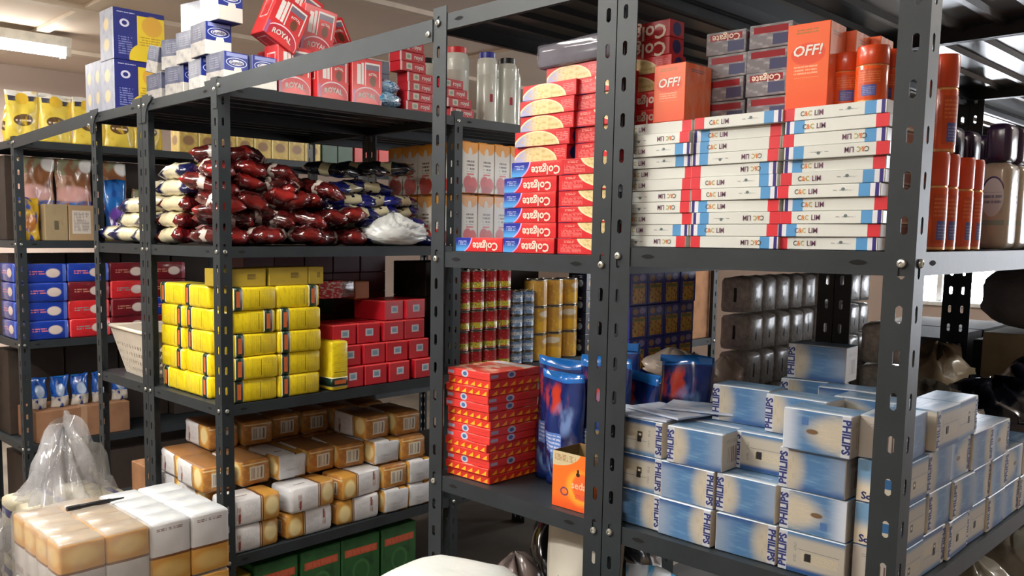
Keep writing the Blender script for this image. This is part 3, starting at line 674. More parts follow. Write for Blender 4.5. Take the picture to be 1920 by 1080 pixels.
M_pou = printed('blue_pouch_film', (16, 44, 108), [(('noise', 3, .4, .62, 1, 1), (12, 26, 78)), (('rect', 0, 1, .93, 1), (30, 104, 184)), ([('ell', .35, .78, .32, .12, .7), ('noise', 4, .4, .55)], (190, 60, 40)), ([('ell', .62, .62, .3, .14, .7), ('noise', 3, .42, .6)], (104, 134, 186)), ([('ell', .4, .2, .3, .12, .7), ('noise', 5, .4, .6)], (90, 140, 190)), (('rect', .12, .6, .3, .48), (88, 128, 196)), (('lines', .14, .58, .31, .46, 30, 40), (180, 196, 226))], .2, coat=.6, bump=.35, bscale=22)
def pouch(w, h, t, seed, mat=None):
    """a stand-up film pouch: flat sealed top, full belly, folded bottom; stands on z=0, faces -Y"""
    rn = random.Random(seed); ph = [rn.uniform(0, 6.28) for _ in range(9)]; nu, nz = 12, 18; vs = []; uv = []; fs = []
    lean = rn.uniform(-.03, .03) * h
    for s in (-1, 1):
        for j in range(nz + 1):
            q = j / nz
            pro = min(1, (1 - q) / .45) ** .75 * (1 - .25 * max(0, .15 - q) / .15)
            for i in range(nu + 1):
                v = -1 + 2 * i / nu
                b = max(0, 1 - abs(v) ** 2.6) ** .7
                wr = .16 * math.sin(5 * v + 7 * q + ph[0]) + .13 * math.sin(13 * q - 4 * v + ph[1]) + .1 * math.sin(9 * v + ph[2] + 3 * q)
                y = s * (t / 2 * pro * b * (1 + wr) + .0006) + .006 * math.sin(3.2 * v + ph[3]) * q + lean * q * q
                x = v * w / 2 * (1 - .05 * pro * (1 - abs(2 * q - 1))) + .003 * math.sin(8 * q + ph[4])
                vs.append((x, y, q * h + .004 * q * math.sin(2.5 * v + ph[5]))); uv.append((i / nu, q))
    o = (nu + 1) * (nz + 1)
    for j in range(nz):
        for i in range(nu):
            c = j * (nu + 1) + i; d = c + nu + 1
            fs.append((c, c + 1, d + 1, d)); fs.append((o + c, o + d, o + d + 1, o + c + 1))
    for j in range(nz):
        for i in (0, nu):
            c = j * (nu + 1) + i; d = c + nu + 1; fs.append((c, d, o + d, o + c) if i == 0 else (c, o + c, o + d, d))
    for i in range(nu):
        fs.append((i, o + i, o + i + 1, i + 1)); c = nz * (nu + 1) + i; fs.append((c, c + 1, o + c + 1, o + c))
    return mesh('pouch', vs, fs, [mat or M_pou], smooth=True, uvs=uv)
def seal(w, h, mat):
    return ('top_seal', boxmesh('top_seal', w * .99, .0035, h * .055, mat, .0008, z0=h * .945))
M_seal = plain('light_blue_seal', (36, 112, 190), .25, coat=.4)
for i, (x, y, a, h, tilt) in enumerate(((.215, .17, .15, .27, -.05), (.262, .14, -.1, .25, .04), (.345, .16, .1, .29, 0), (.395, .21, -.1, .26, .03), (.30, .25, .1, .31, 0))):
    inst(('detergent_pouch', 'pouch', pouch(.118, h, .038, 20 + i), [seal(.118, h, M_seal)]), (x, y, LB[2] + .001), 'shiny blue detergent pouch, %s' % ('beside the match cartons', 'in front of the others', 'behind the open orange carton', 'next to the double post', 'tallest, at the back')[i], (tilt, 0, a), 'blue detergent pouches')
inst(('detergent_pouch', 'pouch', pouch(.11, .28, .034, 31), [seal(.11, .28, M_seal)]), (.432, .31, zc + .001), 'blue detergent pouch leaning behind the leftmost bulb boxes', (-.1, 0, .3), 'blue detergent pouches')
M_sed = printed('orange_tea_face', (244, 116, 36), [(('gv', .3, 0), (236, 90, 32)), (('ell', .72, .42, .34, .3, .5), (248, 170, 50)), (('ell', .78, .44, .26, .24, .3), (240, 104, 44)), (('ell', .0, 1.04, .72, .3, .02), (206, 190, 150)), ([('ell', .0, 1.04, .72, .3, .02), ('lines', .05, .6, .84, .96, 40, 30)], (150, 100, 70)), (('ring', .32, .3, .09, .065, .2), (120, 60, 96)), (('rect', .64, .69, .64, .74), (60, 24, 20)), (('ell', .665, .65, .05, .035, .1), (60, 24, 20)), (('lines', .6, .95, .22, .3, 30, 20), (226, 70, 60))], .38)
M_brn = plain('inner_card', (120, 98, 58), .8)
def openbox(name, w, d, h, face, inner, t=.0015):
    bm = bmesh.new(); l = bm.loops.layers.uv.new('UVMap')
    def wall(p, q, inn):
        vs = [bm.verts.new((*p, 0)), bm.verts.new((*q, 0)), bm.verts.new((*q, h)), bm.verts.new((*p, h))]
        f = bm.faces.new(vs if not inn else vs[::-1]); f.material_index = 1 if inn else 0
        for lp, u in zip(f.loops, ((0, 0), (1, 0), (1, 1), (0, 1)) if not inn else ((0, 1), (1, 1), (1, 0), (0, 0))): lp[l].uv = u
    for s, inn in ((0, 0), (t, 1)):
        a, b = w / 2 - s, d / 2 - s; c = [(-a, -b), (a, -b), (a, b), (-a, b)]
        for k in range(4): wall(c[k], c[(k + 1) % 4], inn)
    for z, r in ((.001, 0), (0, 1)):
        vs = [bm.verts.new((x, y, z)) for x, y in ((-w / 2, -d / 2), (w / 2, -d / 2), (w / 2, d / 2), (-w / 2, d / 2))]; bm.faces.new(vs if not r else vs[::-1]).material_index = 1
    return bm_mesh(bm, name, [face, inner])
ob = inst(('open_carton', 'box', openbox('open_carton', .094, .085, .112, M_sed, M_brn), [('flap', boxmesh('flap', .09, .002, .03, M_brn, .0005, z0=.111)), ('lettering', lettering('sedal', plain('pale_ink', (250, 200, 160), .5, var=0), 'F', (.094, .085, .112), .72, .46, length=.04, bold=.02))]), (.368, .066, LB[2] + .001), 'open-topped orange carton standing by the double post', 0)
for ch in ob.children:
    if ch.name.startswith('flap'): ch.location = (0, .0425, 0); ch.rotation_euler = (-.15, 0, 0)
# ================================================================ run facing the aisle: yellow bricks, red cartons
yel = (240, 214, 30)
def brick_print(name, band):
    """wrapper with one dark band carrying an orange bar"""
    L = [(('noise', 3, .45, .7, 4, .6), (214, 186, 24)), (('vlines', .4, .95, .1, .9, 22, 10), (222, 196, 34))]
    if band: L += [(('rect', .62, .635, .15, .85), (120, 104, 30))]
    else: L += [(('rect', .35, .65, .35, .75), (176, 144, 30)), (('lines', .36, .64, .38, .72, 20, 30), (140, 108, 30))]
    return printed(name, yel, L, .3, coat=.35, bump=.25, bscale=25)
M_yF, M_yE = brick_print('yellow_brick_side', 1), brick_print('yellow_brick_end', 0)
M_yT = printed('yellow_brick_top', (246, 222, 44), [(('noise', 3, .45, .7, 2, 2), (226, 196, 26))], .3, coat=.35, bump=.25, bscale=25)
YW, YD, YH = .168, .108, .0715
def brick(flip):
    sx = 1 if flip else -1
    def strip(name, w, g, m):
        me = boxmesh(name, w, YD + g, YH + g, m, .0085, 2, z0=-g / 2)
        for v in me.vertices: v.co.x = (w / 2 if v.co.x > 0 else -w / 2) + sx * .33 * YW
        return me
    bar = plain('orange_bar', (214, 110, 54), .4); bars = []
    for s in (-1, 1):
        bars.append(('emblem', mesh('emblem', [(sx * .33 * YW + dx, s * (YD / 2 + .0012), YH * z) for dx, z in ((-.0068, .16), (.0068, .16), (.0068, .84), (-.0068, .84))], [(0, 1, 2, 3) if s < 0 else (3, 2, 1, 0)], [bar])))
    return ('coffee_brick', 'pack', boxmesh('coffee_brick', YW, YD, YH, [M_yF, M_yE, M_yF, M_yE, M_yT, M_yT], .009, 2), [('white_edge', strip('white_edge', .033, .0006, plain('cream_edge', (244, 238, 200), .4))), ('band', strip('band', .027, .0013, plain('dark_green_band', (26, 52, 40), .35)), bars)])
BR = [brick(0), brick(1)]
GY = 'yellow vacuum bricks'; zl = LA[2] + .001; ys_ = YH + .001
# front face: two columns of five, long side to the aisle
fl = [(0, 0, 0, 0, 1), (0, 0, 0, 1, 0)]
for c in range(2):
    for l in range(5):
        inst(BR[(l * (c + 1) + c) % 2 if l > 2 else 0], (-1.006 + jit(.004), .118 + c * .172 + jit(.004), zl + l * ys_), 'yellow brick facing the aisle, %s column, %s layer' % (('left', 'right')[c], ORD[l]), PI / 2 + (PI if l == 3 and c == 1 else 0) + jit(.03), GY)
# end face: bricks lying the other way behind them
for c in range(2):
    for l in range(5):
        inst(BR[l % 2], (-1.158 - c * .174 + jit(.006), .085 + jit(.003), zl + l * ys_), 'yellow brick on the shelf-end side, %s column from the corner, %s layer' % (ORD[c + 1], ORD[l]), jit(.04) + (PI if (l + c) % 3 == 0 else 0), GY)
inst(BR[1], (-1.0, .415, zl + .084), 'yellow brick standing upright right of the columns', (0, PI / 2, PI / 2), GY)
# red cartons with a pale label
M_rc = printed('red_carton_face', (196, 30, 44), [(('noise', 3, .5, .8, 1, 1), (176, 24, 40)), (('rect', 0, 1, .93, 1), (222, 70, 70))], .34, coat=.2)
M_rl = printed('pale_square_label', (206, 206, 214), [(('lines', .12, .88, .15, .85, 7, 30), (110, 150, 170)), (('rect', .2, .8, .25, .75), (120, 156, 178))], .4)
RW, RD, RH = .1, .16, .072
rd = (RW, RD, RH)
RC = ('red_carton', 'box', boxmesh('red_carton', RW, RD, RH, M_rc, .003), [('label', patch(M_rl, 'F', rd, .34, .68, .36, .72))])
GR = 'red cartons with pale labels'
for l in range(4):
    for c in range(4):
        if l == 3 and c < 2: continue
        off = (.0, .004, -.008, .002)[l]
        inst(RC, (-1.04 - .012 * l + jit(.004), .51 + .108 * c + off + (.02 if c == 3 and l == 0 else 0), LA[2] + .001 + l * (RH + .001)), 'red carton with pale square label, %s from the left, %s layer' % (ORD[c], ORD[l]), PI / 2 + jit(.05) + (.1 if l == 3 else 0), GR)
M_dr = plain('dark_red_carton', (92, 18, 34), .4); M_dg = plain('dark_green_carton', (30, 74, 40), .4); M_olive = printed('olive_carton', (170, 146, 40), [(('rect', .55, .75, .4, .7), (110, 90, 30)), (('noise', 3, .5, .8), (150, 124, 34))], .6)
for i, (y, w, z, h, m, lab) in enumerate(((.1, .15, 5, .056, M_olive, 'olive-yellow carton on the brick stack, left one'), (.262, .15, 5, .058, M_olive, 'olive-yellow carton on the brick stack, middle one'), (.37, .06, 5, .058, M_olive, 'narrow olive-yellow carton on the brick stack, right one'))):
    inst(('olive_carton', 'box', boxmesh('olive_carton', .12, w, h, m, .002), []), (-1.03, y, zl + z * ys_), lab, 0)
# dark red and green cartons at the back of that shelf
k = 0
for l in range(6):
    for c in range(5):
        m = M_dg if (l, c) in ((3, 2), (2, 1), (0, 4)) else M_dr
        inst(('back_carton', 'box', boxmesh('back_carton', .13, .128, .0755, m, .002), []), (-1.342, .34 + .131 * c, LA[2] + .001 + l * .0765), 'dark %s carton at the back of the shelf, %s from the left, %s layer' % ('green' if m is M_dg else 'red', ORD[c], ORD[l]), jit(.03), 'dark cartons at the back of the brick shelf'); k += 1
M_redwrap = printed('red_wrapped_pack', (196, 48, 60), [(('noise', 9, .5, .6), (226, 210, 200)), (('gu', .5, .8), (90, 60, 54))], .15, coat=.8, bump=.4)
inst(('wrapped_pack', 'pack', boxmesh('wrapped_pack', .1, .16, .065, M_redwrap, .006, 2), []), (-1.12, .53, LA[2] + .001 + 4 * .073 + .01), 'glossy red wrapped pack high behind the red cartons')
inst(('wrapped_pack', 'pack', boxmesh('wrapped_pack', .1, .07, .065, plain('tan_pack', (176, 110, 66), .5), .004), []), (-1.14, .66, LA[2] + .001 + 4 * .073 + .002), 'tan pack high behind the red cartons')
# ---------------------------------------------------------------- middle shelf: red bags, blue bags, tied white bag
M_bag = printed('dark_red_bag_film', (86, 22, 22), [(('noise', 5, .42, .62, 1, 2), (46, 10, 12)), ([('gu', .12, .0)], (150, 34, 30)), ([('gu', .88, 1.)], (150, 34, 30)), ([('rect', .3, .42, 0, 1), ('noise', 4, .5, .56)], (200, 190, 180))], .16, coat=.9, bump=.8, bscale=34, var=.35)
M_bag2 = printed('red_bag_with_cream_panel', (104, 20, 22), [(('noise', 5, .42, .62, 1, 2), (60, 12, 16)), (('rect', .24, .8, 0, 1), (226, 214, 178)), ([('rect', .24, .8, 0, 1), ('noise', 5, .5, .7)], (206, 188, 146)), (('rect', .3, .34, .2, .8), (236, 236, 236))], .18, coat=.7, bump=.4, bscale=22, var=.12)
M_bag3 = printed('cream_bag_navy_ends', (228, 218, 186), [(('noise', 4, .5, .7), (210, 198, 160)), (('gu', .3, .2), (26, 30, 74)), (('gu', .78, .86), (26, 30, 74))], .2, coat=.6, bump=.4, bscale=22, var=.1)
M_bbag = printed('blue_bag_film', (28, 36, 120), [(('noise', 5, .42, .62, 1, 2), (14, 18, 70)), ([('rect', .3, .66, .0, .34), ('noise', 3, .4, .45)], (214, 206, 168)), (('rect', .4, .6, .8, 1), (214, 206, 168)), (('rect', .46, .52, .1, .24), (30, 30, 40))], .16, coat=.8, bump=.45, bscale=24, var=.15)
M_kbag = printed('black_bag_film', (16, 18, 26), [(('noise', 5, .5, .6), (40, 48, 54)), (('rect', .4, .6, 0, 1), (196, 190, 150))], .14, coat=.8, bump=.5)
def bagset(name, mat, L, Wd, H, n=3): return [('filled_bag', 'bag', pillow(name, L, Wd, H, mat, 100 + i * 7 + len(name), 12, 8, .16, 5), []) for i in range(n)]
BA, BB, BC = bagset('filled_bag', M_bag, .19, .108, .07, 5), bagset('filled_bag_c', M_bag2, .2, .105, .066), bagset('filled_bag_n', M_bag3, .2, .11, .068)
BD, BK = bagset('blue_bag', M_bbag, .19, .11, .055), bagset('black_bag', M_kbag, .2, .11, .06)
zm = LA[1] + .001; GB = 'dark red foil bags heaped on the shelf'
row = [6, 6, 5, 5, 3, 2]
yst = [.07, .085, .08, .075, .1, .15]
for l in range(6):
    for c in range(row[l]):
        y = yst[l] + c * .094 + jit(.012); z = zm + l * .05 + jit(.004)
        a = random.choice((0, .35, -.4, .2, 1.3 if l > 0 else 0, .7, -.9)) + jit(.2)
        x = -1.055 - .022 * l + jit(.012)
        inst(BA[(l * 2 + c) % 5], (x, y, z + (.01 if l else 0)), 'dark red foil bag, front of the heap, %s layer, %s from the corner' % (ORD[l], ORD[c]), (jit(.32 if l else .06), jit(.3 if l else .05), a + (PI if random.random() < .5 else 0)), GB)
for l in range(5):
    inst((BB if l < 3 else BC)[l % 3], (-1.355 + jit(.012), .07 + .006 * l + jit(.006), zm + l * .053), 'cream-panelled bag on the shelf end of the heap, %s layer' % ORD[l], (jit(.08), jit(.06), jit(.12)), 'cream-panelled bags on the shelf end')
for l in range(5):
    for c in range(4 - l // 2):
        inst(BA[(l + c) % 3], (-1.27 + jit(.01), .2 + c * .1 + .02 * l, zm + l * .052), 'dark red foil bag, rear of the heap, %s layer, %s from the left' % (ORD[l], ORD[c]), (jit(.1), jit(.1), jit(.3)), GB)
# pale bags on the neighbouring run's end
for l, n in enumerate((3, 2, 2, 1)):
    for c in range(n):
        x = (-1.56, -1.70, -1.82)[c] + .02 * l
        inst(BC[(l + c) % 3], (x if n > 1 else -1.53, .085 + .01 * l, zm + l * .054), 'cream bag with navy ends, left of the heap, %s layer, %s' % (ORD[l], ORD[c]), (jit(.1), jit(.1) + (.12 if c == 2 else 0), .25 + jit(.35)), 'cream bags with navy ends')
for l in range(5):
    for c in range(2 if l > 3 else 3):
        inst(BD[(l + c) % 3], (-1.07 - .03 * l + jit(.01), .655 + c * .105 + jit(.01) - (.0 if l else .0), zm + l * .047), 'blue bag right of the red heap, %s layer, %s from the left' % (ORD[l], ORD[c]), (jit(.12), jit(.12), PI / 2 + jit(.3) if l > 1 else jit(.3)), 'blue bags with cream print')
for c in range(3):
    inst(BK[c], (-1.2 + .03 * c, .6 + .11 * c, zm + .245 + .006 * c), 'black bag lying on the blue bags, %s from the left' % ORD[c], (0, jit(.1), .5 + jit(.3)), 'black bags on the blue ones')
M_wbag = plain('white_plastic_film', (232, 234, 232), .32, coat=.3, bump=.5, bscale=16, mottle=.03)
inst(('tied_bag', 'bag', blob('tied_bag', .085, .125, .118, M_wbag, 5, 44, 28, .34, .35, .012, 2.3), []), (-1.0, .735, zm), 'crumpled white plastic bag in front of the blue bags')
# ---------------------------------------------------------------- bottom shelf: flour packs
fg = (206, 150, 66); fw = (228, 226, 226); fb = (120, 74, 40)
def flour_print(name, end):
    if end: return printed(name, (176, 116, 56), [(('noise', 4, .4, .7), (206, 150, 74)), (('rect', .03, .97, .82, .87), (226, 200, 150)), (('rect', .27, .77, .2, .74), (222, 214, 196)), (('bars', .33, .71, .26, .68, 46), (130, 118, 104))], .4, bump=.3)
    return printed(name, fw, [(('noise', 3, .45, .7), (214, 212, 214)), (('vlines', .16, .24, .2, .75, 40, 24), (140, 80, 60)), (('rect', .18, .22, .1, .45), (150, 60, 50)), (('lines', .3, .55, .25, .8, 20, 30), (206, 206, 208)), (('rect', .6, 1, 0, 1), fg), ([('rect', .6, 1, 0, 1), ('ell', .82, .55, .13, .35, .5)], (240, 220, 160)), (('rect', .6, .66, 0, 1), fb), (('rect', .62, .635, 0, 1), (226, 200, 150))], .36, bump=.35, bscale=24, coat=.15)
M_fS, M_fE = flour_print('flour_pack_side', 0), flour_print('flour_pack_end', 1)
M_fT = printed('flour_pack_top', fw, [(('noise', 3, .45, .7), (210, 210, 214)), (('rect', .2, .45, .3, .34), (110, 84, 70)), (('rect', .6, 1, 0, 1), fg), (('rect', .6, .66, 0, 1), fb)], .36, bump=.35, bscale=24, coat=.15)
M_fW = printed('flour_white_end', (214, 216, 220), [(('noise', 3, .45, .7), (200, 202, 206)), (('lines', .25, .72, .34, .44, 18, 24), (170, 170, 176))], .4, bump=.4, bscale=20)
FL = .19; FD = .115; FH = .086
def flour(flip, s=1): return ('flour_pack', 'pack', boxmesh('flour_pack', FL, FD, FH, [M_fS, M_fE if not flip else M_fW, M_fS, M_fW if not flip else M_fE, M_fT, M_fT], .011, 2, flip='FKT' if flip else '', sub=1, puff=.003, jit=.0025), [])
FP = [flour(0), flour(1)]
FEN = ('flour_pack', 'pack', boxmesh('flour_pack_end_on', FD, FL, FH, [M_fE, M_fS, M_fE, M_fS, plain('flour_brown_top', (150, 104, 60), .45, bump=.3), M_fT], .011, 2, sub=1, puff=.003, jit=.0025), [])
FWH = ('flour_pack', 'pack', boxmesh('flour_pack_white_end', FD, FL, FH, [M_fW, M_fS, M_fW, M_fS, M_fT, M_fT], .011, 2, sub=1, puff=.003, jit=.0025), [])
zf = LA[3] + .001; GF = 'flour packs on the bottom shelf'
for y, k, x, z, a, lab in ((.118, 0, -1.02, 0, .02, 'leftmost, bottom layer'), (.335, 1, -1.02, 0, .0, 'second, bottom layer'), (.545, 1, -1.02, 0, -.03, 'third, bottom layer'), (.122, 0, -1.015, 1, -.04, 'leftmost, second layer'), (.34, 0, -1.01, 1, .06, 'second, second layer'), (.555, 1, -1.02, 1, .1, 'third, second layer')):
    inst(FP[k], (x, y, zf + z * (FH + .003)), 'white and gold flour pack facing the aisle, %s' % lab, PI / 2 + a, GF)
for i, (y, z, x, kind) in enumerate(((.72, 0, -1.05, 'W'), (.84, 0, -1.05, 'W'), (.72, 1, -1.06, 'E'), (.84, 1, -1.05, 'W'), (.7, 2, -1.08, 'W'), (.82, 2, -1.07, 'E'), (.06, 2, -1.17, 'E'), (.185, 2, -1.16, 'E'), (.32, 2, -1.14, 'W'), (.45, 2, -1.15, 'E'), (.575, 2, -1.13, 'E'), (.68, 3, -1.12, 'E'), (.82, 3, -1.1, 'E'))):
    inst(FEN if kind == 'E' else FWH, (x, y, zf + z * (FH + .003)), '%s flour pack lying end-on, %s layer, %s from the left' % ('brown barcoded' if kind == 'E' else 'white', ORD[z], (ORD[i % 2 + (i in (4, 5)) * 5] if i < 6 else ORD[i - 6]) if z < 3 else ORD[i - 11]), PI / 2 + jit(.06), GF)
for r, x in enumerate((-1.2, -1.345)):
    for z in range(2):
        for c in range(6):
            if r == 0 and z == 1 and c % 2: continue
            inst(FP[c % 2], (x - .03, .1 + .15 * c, zf + z * (FH + .003)), 'flour pack in the %s, layer %s, %s from the left' % (('second rank', 'rear rank')[r], ORD[z], ORD[c]), PI / 2 + jit(.05) if False else jit(.04), GF)
for c in range(7):
    inst(FEN, (-1.345 + jit(.02), .08 + .125 * c, zf + 2 * (FH + .003)), 'brown flour pack on the rear rank, third layer, %s from the left' % ORD[c], PI / 2 + jit(.1), GF)
for c in range(6):
    inst(FEN, (-1.33 + jit(.02), .18 + .13 * c, zf + 3 * (FH + .003)), 'brown flour pack on the rear rank, fourth layer, %s from the left' % ORD[c], PI / 2 + jit(.1), GF)
# green boxes on the floor under it
M_gF = printed('green_box_face', (38, 92, 44), [(('noise', 3, .45, .7), (26, 70, 34)), (('rect', .08, .92, .66, .8), (186, 78, 48)), (('lines', .12, .88, .68, .78, 40, 20), (206, 110, 80)), (('ring', .5, .34, .2, .2, .15), (60, 110, 60))], .4)
GX = ('green_box', 'box', boxmesh('green_box', .17, .2, .19, [M_gF, M_gF, M_gF, M_gF, M_gF, M_gF], .004), [])
for c in range(4):
    for l in range(2):
        inst(GX, (-1.06, .2 + .178 * c, .001 + l * .191 - 0), 'dark green box with red band on the floor, %s from the left, %s layer' % (ORD[c], ORD[l]), PI / 2 + jit(.03), 'green boxes under the bottom shelf')
inst(('olive_box', 'box', boxmesh('olive_box', .12, .1, .36, M_olive, .004), []), (-1.03, .06, .001), 'olive box on the floor beside the green boxes')
# ---------------------------------------------------------------- white basket on the neighbouring run's end
M_bas = plain('white_plastic_basket', (214, 202, 186), .45, mottle=.04)
def basket_mesh():
    bm = bmesh.new(); nu, nz = 22, 12; H = .175
    def side(p0, p1, q0, q1, holes=True):
        g = [[bm.verts.new(Vector(p0).lerp(Vector(p1), i / nu).lerp(Vector(q0).lerp(Vector(q1), i / nu), j / nz)) for i in range(nu + 1)] for j in range(nz + 1)]
        for j in range(nz):
            for i in range(nu):
                if holes and i % 2 and 1 <= j <= nz - 4 and j % 2: continue
                bm.faces.new((g[j][i], g[j][i + 1], g[j + 1][i + 1], g[j + 1][i]))
    b = [(-.11, -.07, 0), (.11, -.07, 0), (.11, .13, 0), (-.11, .13, 0)]; t = [(-.17, -.11, H), (.17, -.11, H), (.17, .18, H), (-.17, .18, H)]
    for k in range(4): side(b[k], b[(k + 1) % 4], t[k], t[(k + 1) % 4])
    bm.faces.new([bm.verts.new(v) for v in b]); bmesh.ops.remove_doubles(bm, verts=bm.verts, dist=1e-5)
    bmesh.ops.recalc_face_normals(bm, faces=bm.faces); bmesh.ops.solidify(bm, geom=list(bm.faces), thickness=.003)
    return bm_mesh(bm, 'basket', [M_bas])
rim = [(-.172, -.112), (.172, -.112), (.172, .182), (-.172, .182), (-.172, -.112)]
inst(('basket', 'basket', basket_mesh(), [('rim', tube('rim', [(x, y, .176) for x, y in rim], .007, M_bas, 8))]), (-1.675, .13, LA[2] + .001), 'white perforated plastic basket left of the yellow bricks', -.08)

# ================================================================ on top of the runs
zt = LA[0] + .001
navy = (44, 54, 132)
M_nF = printed('navy_carton_face', navy, [(('noise', 3, .5, .8), (36, 44, 116)), (('lines', .08, .42, .9, .94, 30, 40), (206, 210, 236)), (('ring', .22, .72, .07, .06, .3), (220, 222, 240)), (('lines', .1, .36, .1, .46, 22, 30), (130, 140, 196)), (('rect', .46, 1, .06, .9), (236, 210, 60)), (('ell', .6, .06, .3, .3, .05), (236, 210, 60)), (('ell', .75, .72, .2, .2, .2), (226, 176, 70)), (('lines', .5, .95, .3, .5, 20, 30), (196, 160, 50))], .35)
M_nS = printed('grey_carton_side', (160, 164, 178), [(('noise', 4, .45, .7), (136, 142, 160)), (('ell', .5, .7, .2, .12, .5), (206, 190, 150)), (('ell', .5, .3, .2, .12, .5), (206, 190, 150))], .3, coat=.3)
NC = ('navy_carton', 'box', boxmesh('navy_carton', .115, .2, .182, [M_nS, M_nF, M_nS, M_nS, plain('navy_card', navy, .4), plain('navy_card', navy, .4)], .002), [])
for l in range(2): inst(NC, (-1.785, .122, zt + l * .183), 'tall navy carton with yellow panel at the far end of the shelf top, %s one' % ('lower', 'upper')[l], 0, 'tall navy cartons')
for i in range(2): inst(('grey_carton', 'box', boxmesh('grey_carton', .075, .1, .195, M_nS, .002), []), (-1.882 - .078 * i, .075, zt), 'grey upright carton at the left end of the shelf top, %s' % ('right', 'left')[i], 0)
M_gu = printed('blue_dessert_face', (36, 52, 140), [(('rect', 0, 1, .0, .44), (234, 232, 222)), (('ell', .55, .44, .16, .17, .02), (234, 232, 222)), (('rect', .1, .94, .86, .97), (150, 160, 214)), (('ell', .5, .69, .42, .15, .03), (206, 220, 246)), (('ell', .5, .69, .39, .125, .03), (30, 44, 140)), (('ell', .5, .69, .3, .085, .03), (236, 238, 244))], .32, coat=.2)
M_gs = printed('blue_dessert_side', (176, 172, 166), [(('noise', 3, .4, .7), (130, 130, 134)), (('rect', 0, 1, .44, 1), (88, 92, 112)), ([('rect', 0, 1, .44, 1), ('noise', 3, .4, .7)], (60, 66, 96)), (('lines', .2, .8, .5, .9, 14, 10), (120, 122, 140))], .3, coat=.4)
M_gt = plain('blue_dessert_top', (52, 60, 130), .35)
gd = (.1, .088, .098)
GU = ('dessert_carton', 'box', boxmesh('dessert_carton', *gd, [M_gs, M_gu, M_gs, M_gu, M_gt, M_gt], .0015), [('lettering', lettering('Gumlin', plain('navy_logo_ink', (24, 34, 110), .5, var=0), 'R', gd, .5, .69, length=.044, bold=.02))])
GG = 'blue and white dessert cartons'
for x, y, z, a, lab in ((-1.01, .07, 0, .05, 'right bottom, above the corner post'), (-1.14, .075, 0, -.1, 'middle bottom'), (-1.3, .08, 0, .15, 'left bottom'), (-1.09, .06, .0985, -.03, 'second layer, right'), (-1.22, .08, .0985, .1, 'second layer, middle'), (-1.36, .1, .0985, .35, 'second layer, left'), (-1.05, .075, .197, .06, 'top, right'), (-1.24, .11, .197, .2, 'top, left'), (-1.0, .165, 0, 0, 'beside the red boxes')):
    inst(GU, (x, y, zt + z), 'blue and white dessert carton on the shelf top, %s' % lab, a, GG)
inst(('dark_carton', 'box', boxmesh('dark_carton', .06, .09, .09, M_gs, .002), []), (-1.47, .08, zt + .0985), 'small dark carton leaning by the navy cartons', (.0, .25, .2))
inst(('dark_carton', 'box', boxmesh('dark_carton', .11, .09, .097, M_gs, .002), []), (-1.46, .09, zt), 'grey carton under the small dark one')
# red dessert boxes
rr = (222, 44, 50)
M_rF = printed('red_dessert_face', rr, [(('noise', 3, .5, .8), (206, 34, 44)), (('rect', .16, .28, .42, .86), (244, 240, 236)), (('rect', .3, .38, .42, .9), (244, 240, 236)), (('rect', .42, .92, .4, .92), (246, 244, 240)), (('rect', .45, .89, .4, .88), (214, 40, 46)), (('rect', .45, .89, .76, .88), (120, 110, 130)), (('ell', .68, .52, .1, .12, .4), (110, 60, 30)), (('ell', .5, .1, .46, .28, .02), (246, 220, 230)), (('ell', .5, .09, .45, .26, .02), (196, 34, 54)), (('ell', .5, -.06, .4, .22, .02), rr), (('rect', 0, .1, 0, .3), (170, 90, 140))], .32, coat=.3)
M_rS = printed('red_dessert_side', (214, 50, 54), [(('rect', .2, .8, .4, .85), (236, 200, 200)), (('rect', .24, .76, .43, .82), (190, 50, 54)), (('noise', 4, .5, .7), (226, 80, 80))], .32, coat=.3)
rdm = (.075, .13, .15)
RO = ('dessert_box', 'box', boxmesh('dessert_box', *rdm, [M_rS, M_rF, M_rS, M_rF, M_rS, M_rS], .002), [('lettering', lettering('ROYAL', M_wtxt, 'R', rdm, .5, .2, length=.075, bold=.03, arc=.006)), ('lettering', lettering('ROYAL', M_wtxt, 'R', rdm, .68, .68, length=.036, bold=.03, arc=.004))])
GO = 'red dessert boxes on the shelf top'
for x, y, z, rx, lab in ((-1.01, .29, 0, 0, 'standing upright, left'), (-1.0, .435, 0, 0, 'standing upright, middle'), (-1.0, .58, 0, 0, 'standing upright, right'), (-1.1, .32, .0, 0, 'behind, left'), (-1.09, .46, 0, 0, 'behind, right')):
    inst(RO, (x, y, zt), 'red dessert box on the shelf top, %s' % lab, (0, 0, jit(.05)), GO)
inst(RO, (-1.0, .225, zt + .15), 'large red dessert box tipped over on the blue cartons', (-.45, 0, .0), GO)
inst(RO, (-1.06, .33, zt + .20), 'topmost red dessert box lying tilted against the ceiling side', (-.38, 0, .05), GO)
inst(RO, (-1.05, .40, zt + .151), 'red dessert box tilted behind the beam', (-.12, .1, 0), GO)
inst(RO, (-1.1, .56, zt + .151), 'red dessert box tilted back, behind the beam at the right', (.25, -.3, 0), GO)
